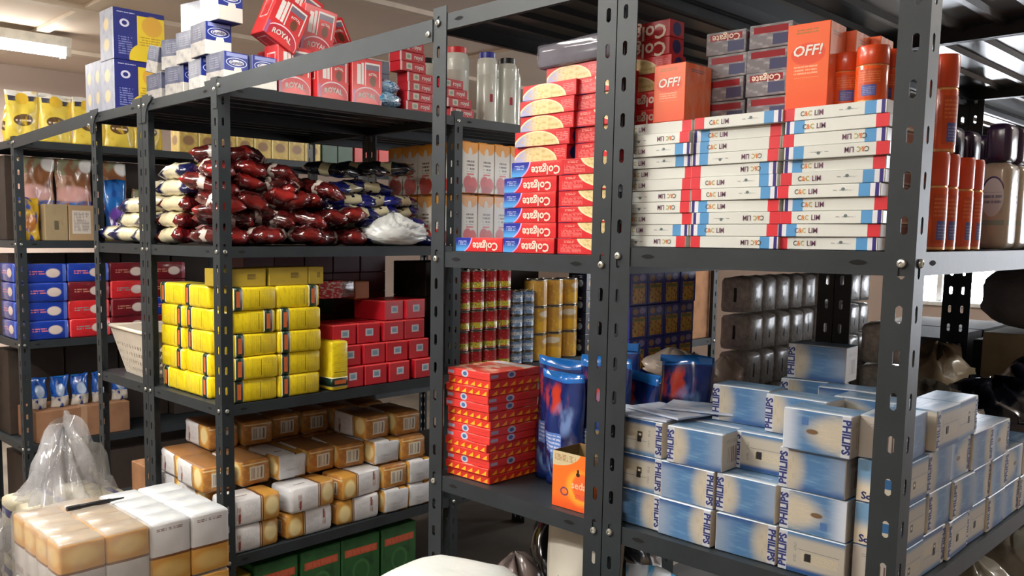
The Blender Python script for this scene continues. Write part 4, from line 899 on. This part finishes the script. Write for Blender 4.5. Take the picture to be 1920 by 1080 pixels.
# blue-white pellet bag and small red boxes
M_pel = printed('pellet_bag_film', (60, 140, 190), [(('noise', 30, .48, .56), (220, 240, 248)), (('noise', 12, .6, .66), (24, 84, 150))], .2, coat=.7, bump=.5, bscale=40)
inst(('pellet_bag', 'bag', blob('pellet_bag', .055, .085, .068, M_pel, 3, 24, 14, .12), []), (-1.01, .68, zt), 'clear bag of blue and white pellets, lower one', .1)
inst(('pellet_bag', 'bag', blob('pellet_bag', .05, .075, .055, M_pel, 4, 24, 14, .12), []), (-1.01, .675, zt + .052), 'clear bag of blue and white pellets, upper one', -.1)
M_rb = printed('small_red_box_face', (190, 36, 48), [(('noise', 3, .5, .8), (170, 28, 40)), (('rect', .0, .06, 0, 1), (226, 200, 200))], .36)
sb = (.06, .125, .0335)
SR = ('small_red_box', 'box', boxmesh('small_red_box', *sb, M_rb, .0012), [('lettering', lettering('royal', M_wtxt, 'R', sb, .72, .5, length=.042, bold=.02)), ('label', patch(printed('small_pale_label', (206, 200, 184), [(('ell', .5, .5, .3, .3, .2), (140, 160, 140))], .5), 'R', sb, .22, .44, .2, .85))])
for l in range(7): inst(SR, (-1.0 + jit(.004), .825 + .006 * l * (-1 if l > 3 else .5) + jit(.004), zt + l * .0342), 'small red box in the stack by the post, %s from the bottom' % ORD[l], jit(.04), 'small red boxes with white script')
for l in range(4): inst(SR, (-1.0 + jit(.004), 1.045 - .018 * l, zt + l * .0342), 'small red box in front of the white bottles, %s from the bottom' % ORD[l], jit(.04), 'small red boxes with white script')
inst(('red_board', 'board', boxmesh('red_board', .02, .16, .19, plain('dark_red_card', (150, 40, 50), .4), .002), []), (-1.1, .7, zt), 'dark red card panel behind the pellet bags', (0, -.12, 0))
M_bcard = plain('pale_blue_box', (150, 176, 196), .3, coat=.3)
for l in range(4): inst(('pale_box', 'box', boxmesh('pale_box', .06, .085, .045, M_bcard, .002), []), (-1.11, .735 - .0 * l, zt + l * .0458), 'pale blue box behind the pellet bags, %s from the bottom' % ORD[l], 0, 'pale blue boxes')
# white bottles
M_bot = plain('white_bottle_plastic', (214, 218, 208), .3, coat=.3, mottle=.03); M_bl = plain('blue_cap', (46, 56, 160), .35); M_rd = plain('red_cap', (206, 36, 44), .35); M_blk = plain('black_cap', (26, 30, 30), .35)
def bottle(r, h, cap):
    me = lathe('bottle', [(r * .92, 0, 0), (r, .004, 0), (r, h * .1, 0), (r * .97, h * .11, 0), (r * .97, h * .68, 0), (r * .985, h * .69, 0), (r * .97, h * .7, 0), (r * .98, h * .83, 0), (r * .985, h * .84, 0), (r * .9, h * .9, 0), (r * .86, h * .92, 0)], [M_bot], 24)
    return ('lotion_bottle', 'bottle', me, [('cap', lathe('cap', [(r * .8, h * .915, 0), (r * .8, h, 0), (r * .76, h * 1.005, 0)], [cap], 20)), ('label', boxmesh('label', .012, .001, .03, plain('red_tag', (170, 40, 60), .4), 0), )])
for i, (y, x, r, h, cap, lab) in enumerate(((1.13, -1.1, .058, .285, M_rd, 'red cap, widest'), (1.25, -1.04, .042, .275, M_bl, 'blue cap'), (1.355, -1.03, .043, .265, M_blk, 'dark cap'), (1.1, -1.24, .045, .26, M_blk, 'dark cap, partly hidden at the left'), (1.46, -1.1, .042, .25, M_blk, 'dark cap, rearmost'))):
    o = inst(bottle(r, h, cap), (x, y, zt), 'white ribbed bottle on the shelf top, %s' % lab, 0, 'white bottles')
    for c in o.children:
        if c.name.startswith('label'): a = -.35; c.location = (r * math.cos(a), r * math.sin(a), h * .3); c.rotation_euler = (0, 0, PI / 2 + a)

# ================================================================ second bay: juice cartons and cans
M_jF = printed('juice_carton_face', (226, 222, 212), [(('rect', 0, 1, .86, 1), (238, 160, 40)), (('ell', .5, .86, .45, .1, .1), (238, 160, 40)), (('ell', .5, .78, .12, .12, .1), (226, 222, 212)), (('ell', .38, .2, .27, .15, .2), (206, 36, 36)), (('ell', .7, .17, .25, .15, .2), (216, 52, 40)), (('ell', .5, .06, .3, .1, .3), (190, 30, 34)), (('lines', .28, .76, .42, .66, 14, 26), (90, 70, 60)), (('rect', .3, .74, .36, .39), (206, 60, 60)), (('rect', .03, .08, .1, .18), (90, 130, 80))], .3, coat=.25)
JC = ('juice_carton', 'carton', boxmesh('juice_carton', .088, .062, .192, [M_jF] * 4 + [plain('orange_carton_top', (238, 160, 40), .4)] * 2, .002), [('cap', boxmesh('cap', .05, .02, .006, plain('orange_carton_top', (238, 160, 40), .4), .001, z0=.192))])
JC2 = ('juice_carton', 'carton', JC[2], JC[3])
for l in range(2):
    for c in range(4): inst(JC2, (-.985 - .0, 1.075 + .091 * c, zm + l * .2), 'white juice carton facing the aisle beyond the post, %s from the post, %s tier' % (ORD[c], ('lower', 'upper')[l]), PI / 2, 'white juice cartons')
    for c in range(4): inst(JC2, (-1.066 - .091 * c, 1.06, zm + l * .2), 'white juice carton facing the shelf end, %s from the aisle, %s tier' % (ORD[c], ('lower', 'upper')[l]), 0, 'white juice cartons')
def can(name, r, h, mat, lid=None):
    M_tin = plain('tin_rim', (170, 168, 160), .25, metal=.9)
    return (name, 'can', lathe(name, [(r * .97, 0, 1), (r, .002, 1), (r, .005, 1), (r * .985, .006, 0), (r * .985, h - .006, 0), (r, h - .005, 1), (r, h - .001, 1), (r * .93, h, 1), (r * .92, h - .003, 1)], [mat, lid or M_tin], 20), [])
M_k1 = printed('red_yellow_can', (170, 28, 36), [(('rect', 0, 1, .12, .42), (206, 186, 50)), ([('rect', 0, 1, .12, .42), ('noise', 14, .52, .58, 4, 1)], (60, 110, 50)), (('noise', 9, .6, .66, 4, 1), (206, 150, 140))], .28, coat=.4)
M_k2 = printed('blue_can', (120, 150, 186), [(('rect', 0, 1, .4, .7), (196, 206, 214)), (('noise', 9, .55, .62, 4, 1), (60, 80, 130))], .28, coat=.4)
M_k3 = printed('tan_can', (206, 158, 74), [(('noise', 5, .5, .65, 4, 1), (226, 186, 60)), (('ell', .5, .3, .2, .2, .4), (240, 190, 60)), (('ell', .5, .75, .12, .12, .4), (236, 226, 206))], .3, coat=.3)
K1, K2, K3 = can('food_can', .038, .078, M_k1), can('blue_can', .034, .05, M_k2), can('large_can', .05, .115, M_k3)
z2 = LA[2] + .001
for l in range(5):
    for c in range(4): inst(K1, (-.995 + jit(.004), 1.07 + .079 * c, z2 + l * .079), 'red can with yellow band, %s column from the post, %s layer' % (ORD[c], ORD[l]), jit(3), 'red and yellow cans')
for l in range(6):
    for c in range(2): inst(K2, (-.99, 1.385 + .072 * c, z2 + l * .051), 'pale blue can beside the red cans, %s column, %s layer' % (ORD[c], ORD[l]), jit(3), 'pale blue cans')
for l in range(3):
    for c in range(3):
        inst(K3, (-1.005, 1.535 + .105 * c, z2 + l * .116), 'large tan can, %s column, %s layer' % (ORD[c], ORD[l]), jit(3), 'large tan cans')
M_tb = printed('black_tea_box', (22, 26, 44), [(('lines', .2, .8, .6, .72, 14, 20), (206, 206, 206)), (('ell', .35, .35, .16, .16, .3), (196, 160, 110)), (('ell', .68, .35, .14, .16, .3), (176, 190, 206))], .3)
for l in range(4): inst(('tea_box', 'box', boxmesh('tea_box', .1, .09, .095, M_tb, .002), []), (-1.0, 1.86, z2 + l * .096), 'black printed box beside the tan cans, %s from the bottom' % ORD[l], 0, 'black printed boxes')
for c in range(3):
    for l in range(3): inst(('dark_carton', 'carton', boxmesh('dark_carton', .2, .22, .14, plain('shade_umber_card', (56, 44, 36), .7), .003), []), (-1.26, 1.15 + .24 * c, z2 + l * .141), 'added dark carton behind the red cans, %s from the left, %s layer' % (ORD[c], ORD[l]), 0, 'added dark cartons behind the cans')  # added dark stack in place of shade behind the cans
# third bay: tall brown carton with a cord
M_kraft = plain('kraft_card', (170, 122, 84), .75, bump=.1, mottle=.15)
inst(('kraft_carton', 'carton', boxmesh('kraft_carton', .3, .4, .44, M_kraft, .004), [('tape', boxmesh('tape', .302, .05, .442, plain('brown_tape', (190, 150, 110), .3), .001))]), (-1.12, 2.72, z2), 'tall brown carton far behind the bulb boxes')

# ================================================================ seen through the bulb shelf
M_sn = printed('blue_snack_face', (48, 58, 168), [(('rect', .14, .86, .06, .66), (250, 206, 90)), ([('rect', .14, .86, .06, .66), ('noise', 7, .5, .6)], (206, 110, 50)), (('rect', .18, .82, .52, .62), (150, 150, 60)), (('ell', .3, .82, .16, .1, .4), (196, 150, 120)), (('ell', .7, .84, .18, .1, .4), (170, 160, 220))], .3, coat=.3)
SN = ('snack_box', 'box', boxmesh('snack_box', .06, .08, .088, [M_sn] * 4 + [M_gt] * 2, .0015), [])
for l in range(5):
    for c in range(4): inst(SN, (.05 + jit(.002), .672 + .081 * c, LB[2] + .001 + l * .0885), 'navy snack box with yellow picture, %s column from the left, %s layer' % (ORD[c], ORD[l]), 0, 'navy snack boxes')
M_slv = printed('silver_pack_film', (232, 230, 226), [(('noise', 7, .4, .6), (204, 202, 196)), (('noise', 20, .62, .68), (246, 246, 240)), (('rect', .45, .55, .3, .7), (60, 60, 62))], .32, coat=.5, bump=.6, bscale=26)
SV = ('silver_pack', 'pack', boxmesh('silver_pack', .09, .083, .1, M_slv, .012, 2, sub=1, puff=.002, jit=.003), [])
for l in range(4):
    for c in range(10): inst(SV, (.17 + jit(.004), 1.06 + .0875 * c, LB[2] + .001 + l * .108), 'silver film pack on the rear shelf, %s from the left, %s row' % (ORD[c], ORD[l]), jit(.04), 'silver film packs')
M_tin2 = plain('navy_tin', (30, 34, 92), .3, coat=.4); M_lid = plain('white_lid', (230, 232, 236), .22, coat=.6)
TN = ('lidded_tin', 'tin', lathe('lidded_tin', [(.053, 0, 0), (.055, .003, 0), (.055, .16, 0), (.053, .165, 0)], [M_tin2], 24), [('lid', lathe('lid', [(.057, .158, 0), (.057, .168, 0), (.052, .17, 0)], [M_lid], 24))])
for i, (x, y) in enumerate(((.18, .7), (.27, .62), (.355, .56))): inst(TN, (x, y, LB[2] + .001), 'navy tin with white lid behind the bulb boxes, %s from the left' % ORD[i], 0, 'navy tins with white lids')
for i, (x, y, r) in enumerate(((.17, .7, .07), (.27, .63, .055), (.34, .66, .045))):
    inst(('crumpled_bag', 'bag', blob('crumpled_bag', r, r, .075, plain('cream_film', (216, 200, 186), .35, coat=.3, bump=.5), 40 + i, 24, 16, .4, .3, .01), []), (x, y, LB[2] + .172), 'crumpled cream bag on the navy tins, %s from the left' % ORD[i])
# grey clear-film heap and things further along the right aisle
M_gf = glassy('clear_grey_film', (150, 142, 128), .55, .15); M_bkf = plain('navy_black_film', (22, 24, 38), .2, coat=.7, bump=.6, bscale=18); M_tanf = plain('tan_film', (176, 158, 128), .3, coat=.4, bump=.5)
zc1 = LC[2] + .001
for i, (x, y, rx, ry, rz, m, lab, nm) in enumerate(((.66, .56, .16, .14, .2, plain('olive_grey_film', (104, 96, 78), .4, coat=.3, bump=.5), 'grey-brown film heap behind the bulb boxes', 'film_heap'), (.74, .80, .13, .14, .24, M_gf, 'clear plastic film heap behind the corner post', 'film_heap'),
        (.80, 1.1, .13, .16, .22, M_bkf, 'black plastic heap on the right run, near one', 'plastic_heap'), (.83, 1.44, .11, .15, .26, M_bkf, 'black plastic heap on the right run, far one', 'plastic_heap'), (.6, 1.35, .09, .14, .28, M_tanf, 'tan plastic sack behind the black heap', 'plastic_heap'), (.89, .86, .05, .06, .12, M_bkf, 'small black film bundle at the aisle edge', 'plastic_heap'))):
    inst((nm, 'plastic', blob(nm, rx, ry, rz, m, 60 + i, 28, 18, .42, .35, .0, 1.3), []), (x, y, zc1), lab)
for l in range(3): inst(SV, (.56, 1.06, zc1 + l * .108), 'silver film pack left of the window gap, %s from the bottom' % ORD[l], .2, 'silver film packs')
inst(('beige_carton', 'carton', boxmesh('beige_carton', .3, .32, .26, plain('beige_card', (196, 178, 146), .7), .004), []), (.78, 1.8, zc1), 'beige carton far along the right run')
M_fur = plain('dark_grey_mesh_sack', (140, 136, 140), .8, bump=.6, bscale=60)
inst(('mesh_sack', 'sack', blob('mesh_sack', .18, .17, .24, M_fur, 81, 28, 18, .12, .3), []), (.76, 1.8, zc1 + .262), 'dark grey fuzzy sack on the beige carton')
for r, (x, w) in enumerate(((.22, .4), (.72, .42))):
    for c in range(2): inst(('dark_carton', 'carton', boxmesh('dark_carton', w, .44, .2, plain('shade_charcoal_card', (50, 48, 50), .7), .004), []), (x, 2.22 + .46 * c, (LB, LC)[r][2] + .001), 'added charcoal carton deep in the %s run, %s' % (('toothpaste', 'bulb box')[r], ('nearer', 'farther')[c]), 0)  # added dark blocks that hide the lit far wall
# lotion bottles at the aisle edge of the middle shelf
M_lo = printed('pearl_lotion_bottle', (196, 186, 166), [(('noise', 3, .45, .7), (180, 168, 150)), (('ell', .5, .7, .32, .14, .03), (52, 50, 110)), (('ell', .5, .6, .34, .22, .03), (222, 226, 232)), (('lines', .22, .78, .5, .66, 16, 30), (140, 150, 180)), (('rect', .1, .9, .28, .34), (150, 170, 160))], .25, coat=.4)
M_pc = plain('purple_cap', (58, 40, 74), .25, coat=.4)
LO = ('lotion_bottle', 'bottle', boxmesh('lotion_bottle', .07, .05, .155, M_lo, .014, 3), [('cap', boxmesh('cap', .06, .04, .07, M_pc, .012, 3, z0=.154))] )
for i, (x, y) in enumerate(((.93, .52), (.93, .6), (.935, .69), (.85, .5), (.85, .6), (.85, .7))): inst(LO, (x, y, LC[1] + .001), 'pearl lotion bottle with purple cap, %s file, %s from the spray cans' % (('aisle', 'inner')[i // 3], ORD[i % 3]), PI / 2, 'pearl lotion bottles')
for i in range(5):
    inst(offbox(.066, .066, .14), (.56 + .0 * i, .9 + .2 * i if i else .8, LC[1] + .001), 'orange carton far back on the middle shelf, %s from the front' % ORD[i], PI / 2, 'orange cartons far back')
# ================================================================ far-left run
zd = [z + .001 for z in LD]
M_yp = printed('yellow_pouch_film', (232, 206, 80), [(('rect', 0, 1, .9, 1), (236, 234, 226)), (('rect', .08, .92, .8, .9), (60, 60, 80)), (('ell', .5, .85, .2, .12, .1), (232, 190, 60)), (('ell', .5, .42, .3, .12, .1), (96, 70, 40)), (('lines', .26, .74, .38, .46, 14, 20), (236, 220, 200)), (('noise', 4, .5, .7), (214, 180, 50))], .28, coat=.4, bump=.3)
for i in range(5):
    inst(('yellow_pouch', 'pouch', pouch(.155, .225, .034, 50 + i, M_yp), [seal(.155, .225, plain('white_seal', (230, 228, 220), .4))]), (-2.85, .065 + .152 * i, zd[0]), 'yellow pouch standing on top of the far-left run, %s from the left' % ORD[i], (0, 0, PI / 2 + jit(.15)), 'yellow pouches')
inst(('yellow_pouch', 'pouch', pouch(.135, .19, .055, 58, M_yp), []), (-3.0, .06, zd[0]), 'yellow pouch at the shelf-end side of the far-left run', (0, 0, 0), 'yellow pouches')
M_gp = printed('gold_carton_face', (196, 164, 66), [(('noise', 4, .45, .7), (226, 200, 100)), (('ell', .5, .5, .3, .2, .4), (140, 100, 50)), (('rect', .0, .06, 0, 1), (240, 226, 150))], .35, coat=.3)
for i in range(8):
    inst(('gold_carton', 'box', boxmesh('gold_carton', .09, .108, .125, M_gp, .003), []), (-2.84, .87 + .112 * i, zd[0]), 'gold carton on top of the far-left run, %s from the pouches' % ORD[i], 0, 'gold cartons')
for i in range(2): inst(('green_carton', 'box', boxmesh('green_carton', .09, .11, .12, plain('deep_green_card', (40, 84, 60), .4), .003), []), (-2.84, 1.775 + .115 * i, zd[0]), 'green carton after the gold ones, %s' % ('left', 'right')[i], 0)
for i in range(4): inst(('red_carton_far', 'box', boxmesh('red_carton_far', .09, .18, .13, plain('bright_red_card', (224, 56, 48), .35), .003), []), (-2.84, 2.05 + .19 * i, zd[0]), 'bright red carton far back on top of the left run, %s' % ORD[i], 0)
# middle shelf: biscuit bags, brown cartons
M_bis = printed('biscuit_bag_print', (206, 170, 150), [(('rect', 0, 1, 0, .26), (40, 110, 190)), (('lines', .1, .9, .08, .18, 12, 12), (214, 226, 240)), (('rect', 0, 1, .72, 1), (150, 150, 120)), (('noise', 4, .45, .6), (150, 100, 70)), (('ell', .72, .68, .3, .22, .4), (140, 90, 56)), (('ell', .85, .88, .2, .12, .4), (236, 234, 230)), (('ell', .4, .38, .5, .14, .5), (226, 176, 170))], .25, coat=.5, bump=.3)
for i in range(3): inst(('biscuit_bag', 'bag', pouch(.175, .27, .05, 70 + i, M_bis), []), (-2.9, .13 + .18 * i, zd[1] + .12), 'printed biscuit bag above the brown cartons, %s from the left' % ORD[i], (0, 0, PI / 2), 'biscuit bags')
M_c5 = printed('brown_carton_stamp', (150, 132, 100), [(('rect', .4, .6, .3, .55), (90, 80, 60)), (('noise', 3, .5, .8), (136, 116, 86))], .8); M_c6 = printed('brown_carton_label', (168, 140, 104), [(('rect', .1, .65, .2, .85), (206, 196, 186)), (('lines', .15, .6, .25, .8, 24, 20), (140, 130, 126))], .8)
inst(('brown_carton', 'carton', boxmesh('brown_carton', .14, .105, .17, M_c5, .002), []), (-2.86, .185, zd[1]), 'brown carton with a stamp, left of the labelled one')
inst(('brown_carton', 'carton', boxmesh('brown_carton', .14, .16, .168, M_c6, .002), []), (-2.86, .322, zd[1]), 'brown carton with a white label')
M_yc = printed('yellow_snack_film', (232, 190, 50), [(('noise', 3, .5, .6), (60, 90, 190)), (('ell', .5, .4, .3, .2, .4), (206, 130, 60))], .25, coat=.5)
inst(('snack_bag', 'bag', pouch(.1, .2, .06, 80, M_yc), []), (-2.84, .075, zd[1]), 'yellow and blue snack bag beside the left post', (0, 0, PI / 2))
inst(('snack_bag', 'bag', pouch(.11, .3, .06, 81, printed('blue_snack_film', (36, 110, 190), [(('noise', 3, .5, .6), (20, 70, 150)), (('ell', .5, .35, .4, .2, .3), (110, 70, 170)), (('rect', 0, 1, 0, .2), (230, 200, 60))], .2, coat=.6)), []), (-2.86, .5, zd[1]), 'blue snack bag at the right of the brown cartons', (0, 0, PI / 2))
for i in range(6): inst(('snack_bag', 'bag', pouch(.13, .26, .06, 82 + i, [M_bis, M_kbag, M_bis][i % 3]), []), (-2.88, .66 + .15 * i, zd[1]), 'snack bag deep in the far-left run, %s after the blue one' % ORD[i], (0, 0, PI / 2))
# lower shelf: blue and red biscuit packs
def pack(name, c, c2): return printed(name, c, [(('noise', 3, .5, .8), tuple(int(v * .75) for v in c)), (('ell', .68, .5, .16, .24, .3), (222, 206, 196)), (('lines', .15, .5, .4, .62, 8, 14), c2), (('rect', .9, 1, 0, 1), tuple(min(255, v + 50) for v in c))], .25, coat=.5, bump=.2)
M_pb, M_pr, M_pm = pack('blue_biscuit_pack', (30, 60, 160), (220, 120, 130)), pack('red_biscuit_pack', (206, 44, 50), (120, 150, 150)), pack('maroon_biscuit_pack', (110, 26, 36), (190, 130, 110))
def bp(m): return ('biscuit_pack', 'pack', boxmesh('biscuit_pack', .1, .2, .088, m, .008, 2), [])
PBk = {'b': bp(M_pb), 'r': bp(M_pr), 'm': bp(M_pm)}
for c, colr in enumerate(('bbbbm', 'rrmbm', 'mmrmm', 'mbmmb')):
    for l, k in enumerate(colr[:4]):
        inst(PBk[k], (-2.85 + jit(.006), .13 + .205 * c, zd[2] + l * .0895), '%s biscuit pack on the far-left run, %s column, %s layer' % ({'b': 'blue', 'r': 'red', 'm': 'maroon'}[k], ORD[c], ORD[l]), jit(.05), 'biscuit packs')
for c in range(1):
    for l in range(4): inst(PBk['b'], (-2.97, .06, zd[2] + l * .0895), 'blue biscuit pack at the end of the far-left run, %s column, %s layer' % (ORD[c], ORD[l]), PI / 2, 'biscuit packs')
# bottom shelf: long brown carton with blue pouches on it
inst(('long_carton', 'carton', boxmesh('long_carton', .25, .46, .15, plain('long_kraft', (150, 108, 78), .8, mottle=.1), .003), [('tape', boxmesh('tape', .252, .03, .152, plain('pale_tape', (176, 140, 112), .4), .001))]), (-2.92, .29, zd[3]), 'long brown carton low on the far-left run')
M_bp2 = printed('blue_white_pouch', (30, 90, 180), [(('rect', 0, 1, 0, .35), (196, 190, 180)), (('noise', 3, .5, .6), (20, 60, 140)), (('ell', .5, .55, .25, .2, .4), (180, 200, 226))], .25, coat=.5)
for i in range(5): inst(('blue_pouch', 'pouch', pouch(.085, .15, .05, 90 + i, M_bp2), [seal(.085, .15, M_seal)]), (-2.87, .1 + .1 * i, zd[3] + .151), 'small blue pouch on the long brown carton, %s from the left' % ORD[i], (0, 0, PI / 2), 'small blue pouches')
for c in range(3): inst(('rear_carton', 'carton', boxmesh('rear_carton_low', .17, .27, .42, plain('shade_umber_card', (56, 44, 36), .7), .003), []), (-3.14, .16 + .28 * c, zd[3]), 'added dark carton behind the long brown carton, %s from the front' % ORD[c], 0, 'added dark cartons at the back of the far-left run')  # added to cover the bright wall so the gap looks shaded
for c in range(4): inst(('floor_carton', 'carton', boxmesh('floor_carton', .4, .3, .36, plain('shade_umber_card', (56, 44, 36), .7), .003), []), (-3.01, .2 + .31 * c, .001), 'added dark carton on the floor under the far-left run, %s from the front' % ORD[c], 0, 'added dark cartons on the floor')  # added to darken the gap under the lowest shelf
# added dark cartons, in place of shade, along the back of the far-left run
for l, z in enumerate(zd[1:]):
    for c in range(6): inst(('rear_carton', 'carton', boxmesh('rear_carton', .2, .27, (.4, .4, .36)[l], plain('shade_umber_card', (56, 44, 36), .7), .003), []), (-3.1, .16 + .28 * c, z) if l < 2 else (-3.1, 1.0 + .28 * c, z), 'added dark carton at the back of the far-left run, %s shelf, %s from the front' % (('middle', 'lower', 'bottom')[l], ORD[c]), 0, 'added dark cartons at the back of the far-left run')
# under the basket: low cartons on the neighbouring run
for i in range(3): inst(('brown_carton', 'carton', boxmesh('brown_carton', .2, .26, .14, M_kraft, .003), []), (-1.67, .2 + .28 * i, LA[3] + .001), 'brown carton under the basket, %s from the front' % ORD[i], 0, 'brown cartons under the basket')
# added dark cartons that close off the bright view behind basket and bricks
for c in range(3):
    for l in range(3): inst(('dark_blue_carton', 'carton', boxmesh('dark_blue_carton', .2, .24, .13, plain('shade_navy_card', (26, 32, 62), .5), .003), []), (-1.62, .5 + .25 * c, LA[2] + .001 + l * .131), 'added dark navy carton behind the basket, %s from the front, %s layer' % (ORD[c], ORD[l]), 0, 'added dark navy cartons')

# ================================================================ under the toothpaste end: bags on the bottom shelf
M_bbk = plain('black_bin_film', (14, 14, 16), .16, coat=.8, bump=.6, bscale=14); M_gyb = glassy('smoky_film', (120, 108, 104), .6, .2)
zb3 = LB[3] + .001
inst(('black_bag', 'bag', blob('black_bag', .15, .18, .42, M_bbk, 110, 30, 20, .35, .25), []), (.14, .42, zb3), 'black plastic bag under the match cartons')
inst(('smoky_bag', 'bag', blob('smoky_bag', .075, .09, .36, plain('smoky_bag_film', (122, 108, 104), .25, coat=.5, bump=.4), 111, 26, 18, .2, .3), []), (.15, .11, zb3), 'smoky grey bag in front of the black bag')
M_wl = printed('white_bag_grey_panel', (206, 200, 186), [(('rect', .3, .72, .0, .74), (92, 104, 108)), (('rect', .38, .62, .44, .6), (190, 188, 176)), (('lines', .4, .6, .46, .58, 60, 40), (140, 140, 134))], .4, bump=.3)
inst(('rice_bag', 'bag', pouch(.19, .44, .09, 112, M_wl), []), (.345, .1, zb3), 'white bag with grey panel under the orange carton', 0)
inst(('cream_sack', 'sack', blob('cream_sack', .2, .2, .43, plain('cream_sack_film', (214, 194, 156), .45, bump=.4), 113, 28, 18, .16, .25), []), (.74, .25, LC[3] + .001), 'cream sack under the bulb boxes')
inst(('detergent_pouch', 'pouch', pouch(.12, .4, .07, 114, printed('white_blue_pouch', (206, 214, 224), [(('noise', 4, .5, .6), (70, 150, 200)), (('rect', 0, 1, 0, .7), (60, 40, 110)), (('ell', .8, .8, .2, .1, .3), (60, 100, 180))], .3, coat=.4)), []), (.535, .08, LC[3] + .001), 'white and blue pouch under the bulb boxes by the double post', 0)
for i, (y, r) in enumerate(((.58, .11), (.82, .11), (1.16, .13))): inst(('clear_bag', 'bag', blob('clear_bag', .12, r, .38, plain('clear_bag_film', (188, 182, 166), .2, coat=.7, bump=.6, bscale=20), 120 + i, 28, 18, .35, .3), []), (.84, y, LC[3] + .001), 'crinkly clear bag low on the right run, %s from the corner' % ORD[i])

# ================================================================ foreground
# wrapped bale of flour packs standing on a crate
M_crate = plain('grey_crate', (70, 66, 60), .7)
bx, by = -.79, -.393
inst(('crate', 'crate', boxmesh('crate', .4, .52, .225, M_crate, .006), [('slat', boxmesh('slat', .41, .53, .03, M_crate, .003, z0=.1))]), (bx, by, 0), 'dark crate under the wrapped flour bale')
sx, sy, sz = .08, .111, .164
def upright(top_gold):
    w, d, h = sx, sy, sz
    g = (('rect', 0, 1, .56, 1) if top_gold else ('rect', 0, 1, 0, .44))
    L = [(('noise', 3, .45, .7), (212, 210, 212)), (g, fg), ([g, ('ell', .5, .78 if top_gold else .22, .4, .13, .9)], (226, 190, 116)), (('rect', 0, 1, .53, .57) if top_gold else ('rect', 0, 1, .43, .47), fb), (('lines', .15, .8, .86, .9, 40, 30) if not top_gold else ('lines', .2, .8, .1, .2, 40, 30), (110, 70, 60))]
    m = printed('bale_pack_%d' % top_gold, (206, 204, 204), L, .34, coat=.3, bump=.35, bscale=22)
    t = plain('bale_top_%d' % top_gold, (166, 146, 120) if top_gold else (200, 204, 208), .35, coat=.3, bump=.5, bscale=18)
    return ('flour_pack', 'pack', boxmesh('flour_pack_upright', w, d, h, [m, m, m, m, t, t], .008, 2, sub=1, puff=.002, jit=.0015), [])
UG, UW = upright(1), upright(0)
for l in range(3):
    for c in range(4):
        for r in range(4):
            if l < 2 and r > 0 and c > 0: continue
            top = (c < 2) == (l % 2 == 0)
            inst(UG if top else UW, (bx + .13 - r * .0815, by - .168 + c * .1125, .226 + l * .1655), 'flour pack in the wrapped bale, %s column from the left, %s rank, %s layer' % (ORD[c], ORD[r], ('bottom', 'middle', 'top')[l]), 0, 'flour packs in the wrapped bale')
def film():
    w, d, h = .342, .236, .5
    return boxmesh('bale_film', w, d, h, glassy('bale_film_plastic', (206, 198, 188), .2, .1), .012, 2, sub=4, puff=.002, jit=.0025)
tag(link('bale_film', film(), None, (bx + .008, by - .1125, .226)), 'clear plastic film around the left half of the flour bale', 'film')
inst(('marker_pen', 'pen', lathe('marker_pen', [(.004, 0, 0), (.006, .004, 0), (.006, .11, 0), (.004, .115, 0), (.002, .15, 0)], [plain('pen_black', (22, 22, 26), .4)], 10), [('cap', lathe('cap', [(.0068, -.004, 0), (.0068, .03, 0)], [plain('pen_black', (22, 22, 26), .4)], 10))]), (bx - .06, by - .115, .732), 'black marker lying on the flour bale', (PI / 2, 0, PI - .0))
# clear bag of pale goods at the left
M_pale = printed('pale_goods', (184, 176, 150), [(('noise', 2.5, .5, .75), (150, 146, 140)), (('rect', .1, .9, .72, .86), (70, 72, 110)), (('lines', .15, .85, .2, .6, 12, 12), (160, 152, 130))], .4, bump=.4)
for l in range(3):
    for i, (dx, dy) in enumerate(((.07, -.085), (-.07, -.085), (.07, .085), (-.07, .085))):
        inst(('pale_pack', 'pack', boxmesh('pale_pack', .128, .158, .196, M_pale, .016, 2, sub=1, puff=.002, jit=.004), []), (-1.44 + dx * (1 - .02 * l), -.3 + dy, .001 + l * .199), 'pale pack inside the clear sack, %s, %s layer' % (('near right', 'near left', 'far right', 'far left')[i], ORD[l]), jit(.02), 'pale packs in the clear sack')
M_cl = glassy('clear_bag_plastic', (184, 182, 184), .3, .08)
tag(link('clear_sack', blob('clear_sack', .25, .22, .76, M_cl, 130, 48, 36, .4, .3, .14, 1.8), None, (-1.44, -.3, .001)), 'crinkled clear plastic sack at the lower left', 'sack')
# white sack in the aisle mouth
M_ws = plain('white_woven_sack', (206, 212, 208), .45, bump=.25, bscale=50, mottle=.03)
inst(('white_sack', 'sack', cubesack('white_sack', .25, .21, .875, M_ws, 140, 16, 2.7, .03), []), (.34, -.27, .001), 'bulging white sack standing in front of the aisle')
# dark sack at the left edge
inst(('dark_olive_sack', 'sack', blob('dark_olive_sack', .1, .09, .95, plain('dark_olive_film', (44, 44, 36), .5, bump=.3), 150, 26, 18, .1, .25), []), (-1.385, -.625, .001), 'dark olive sack at the left edge')
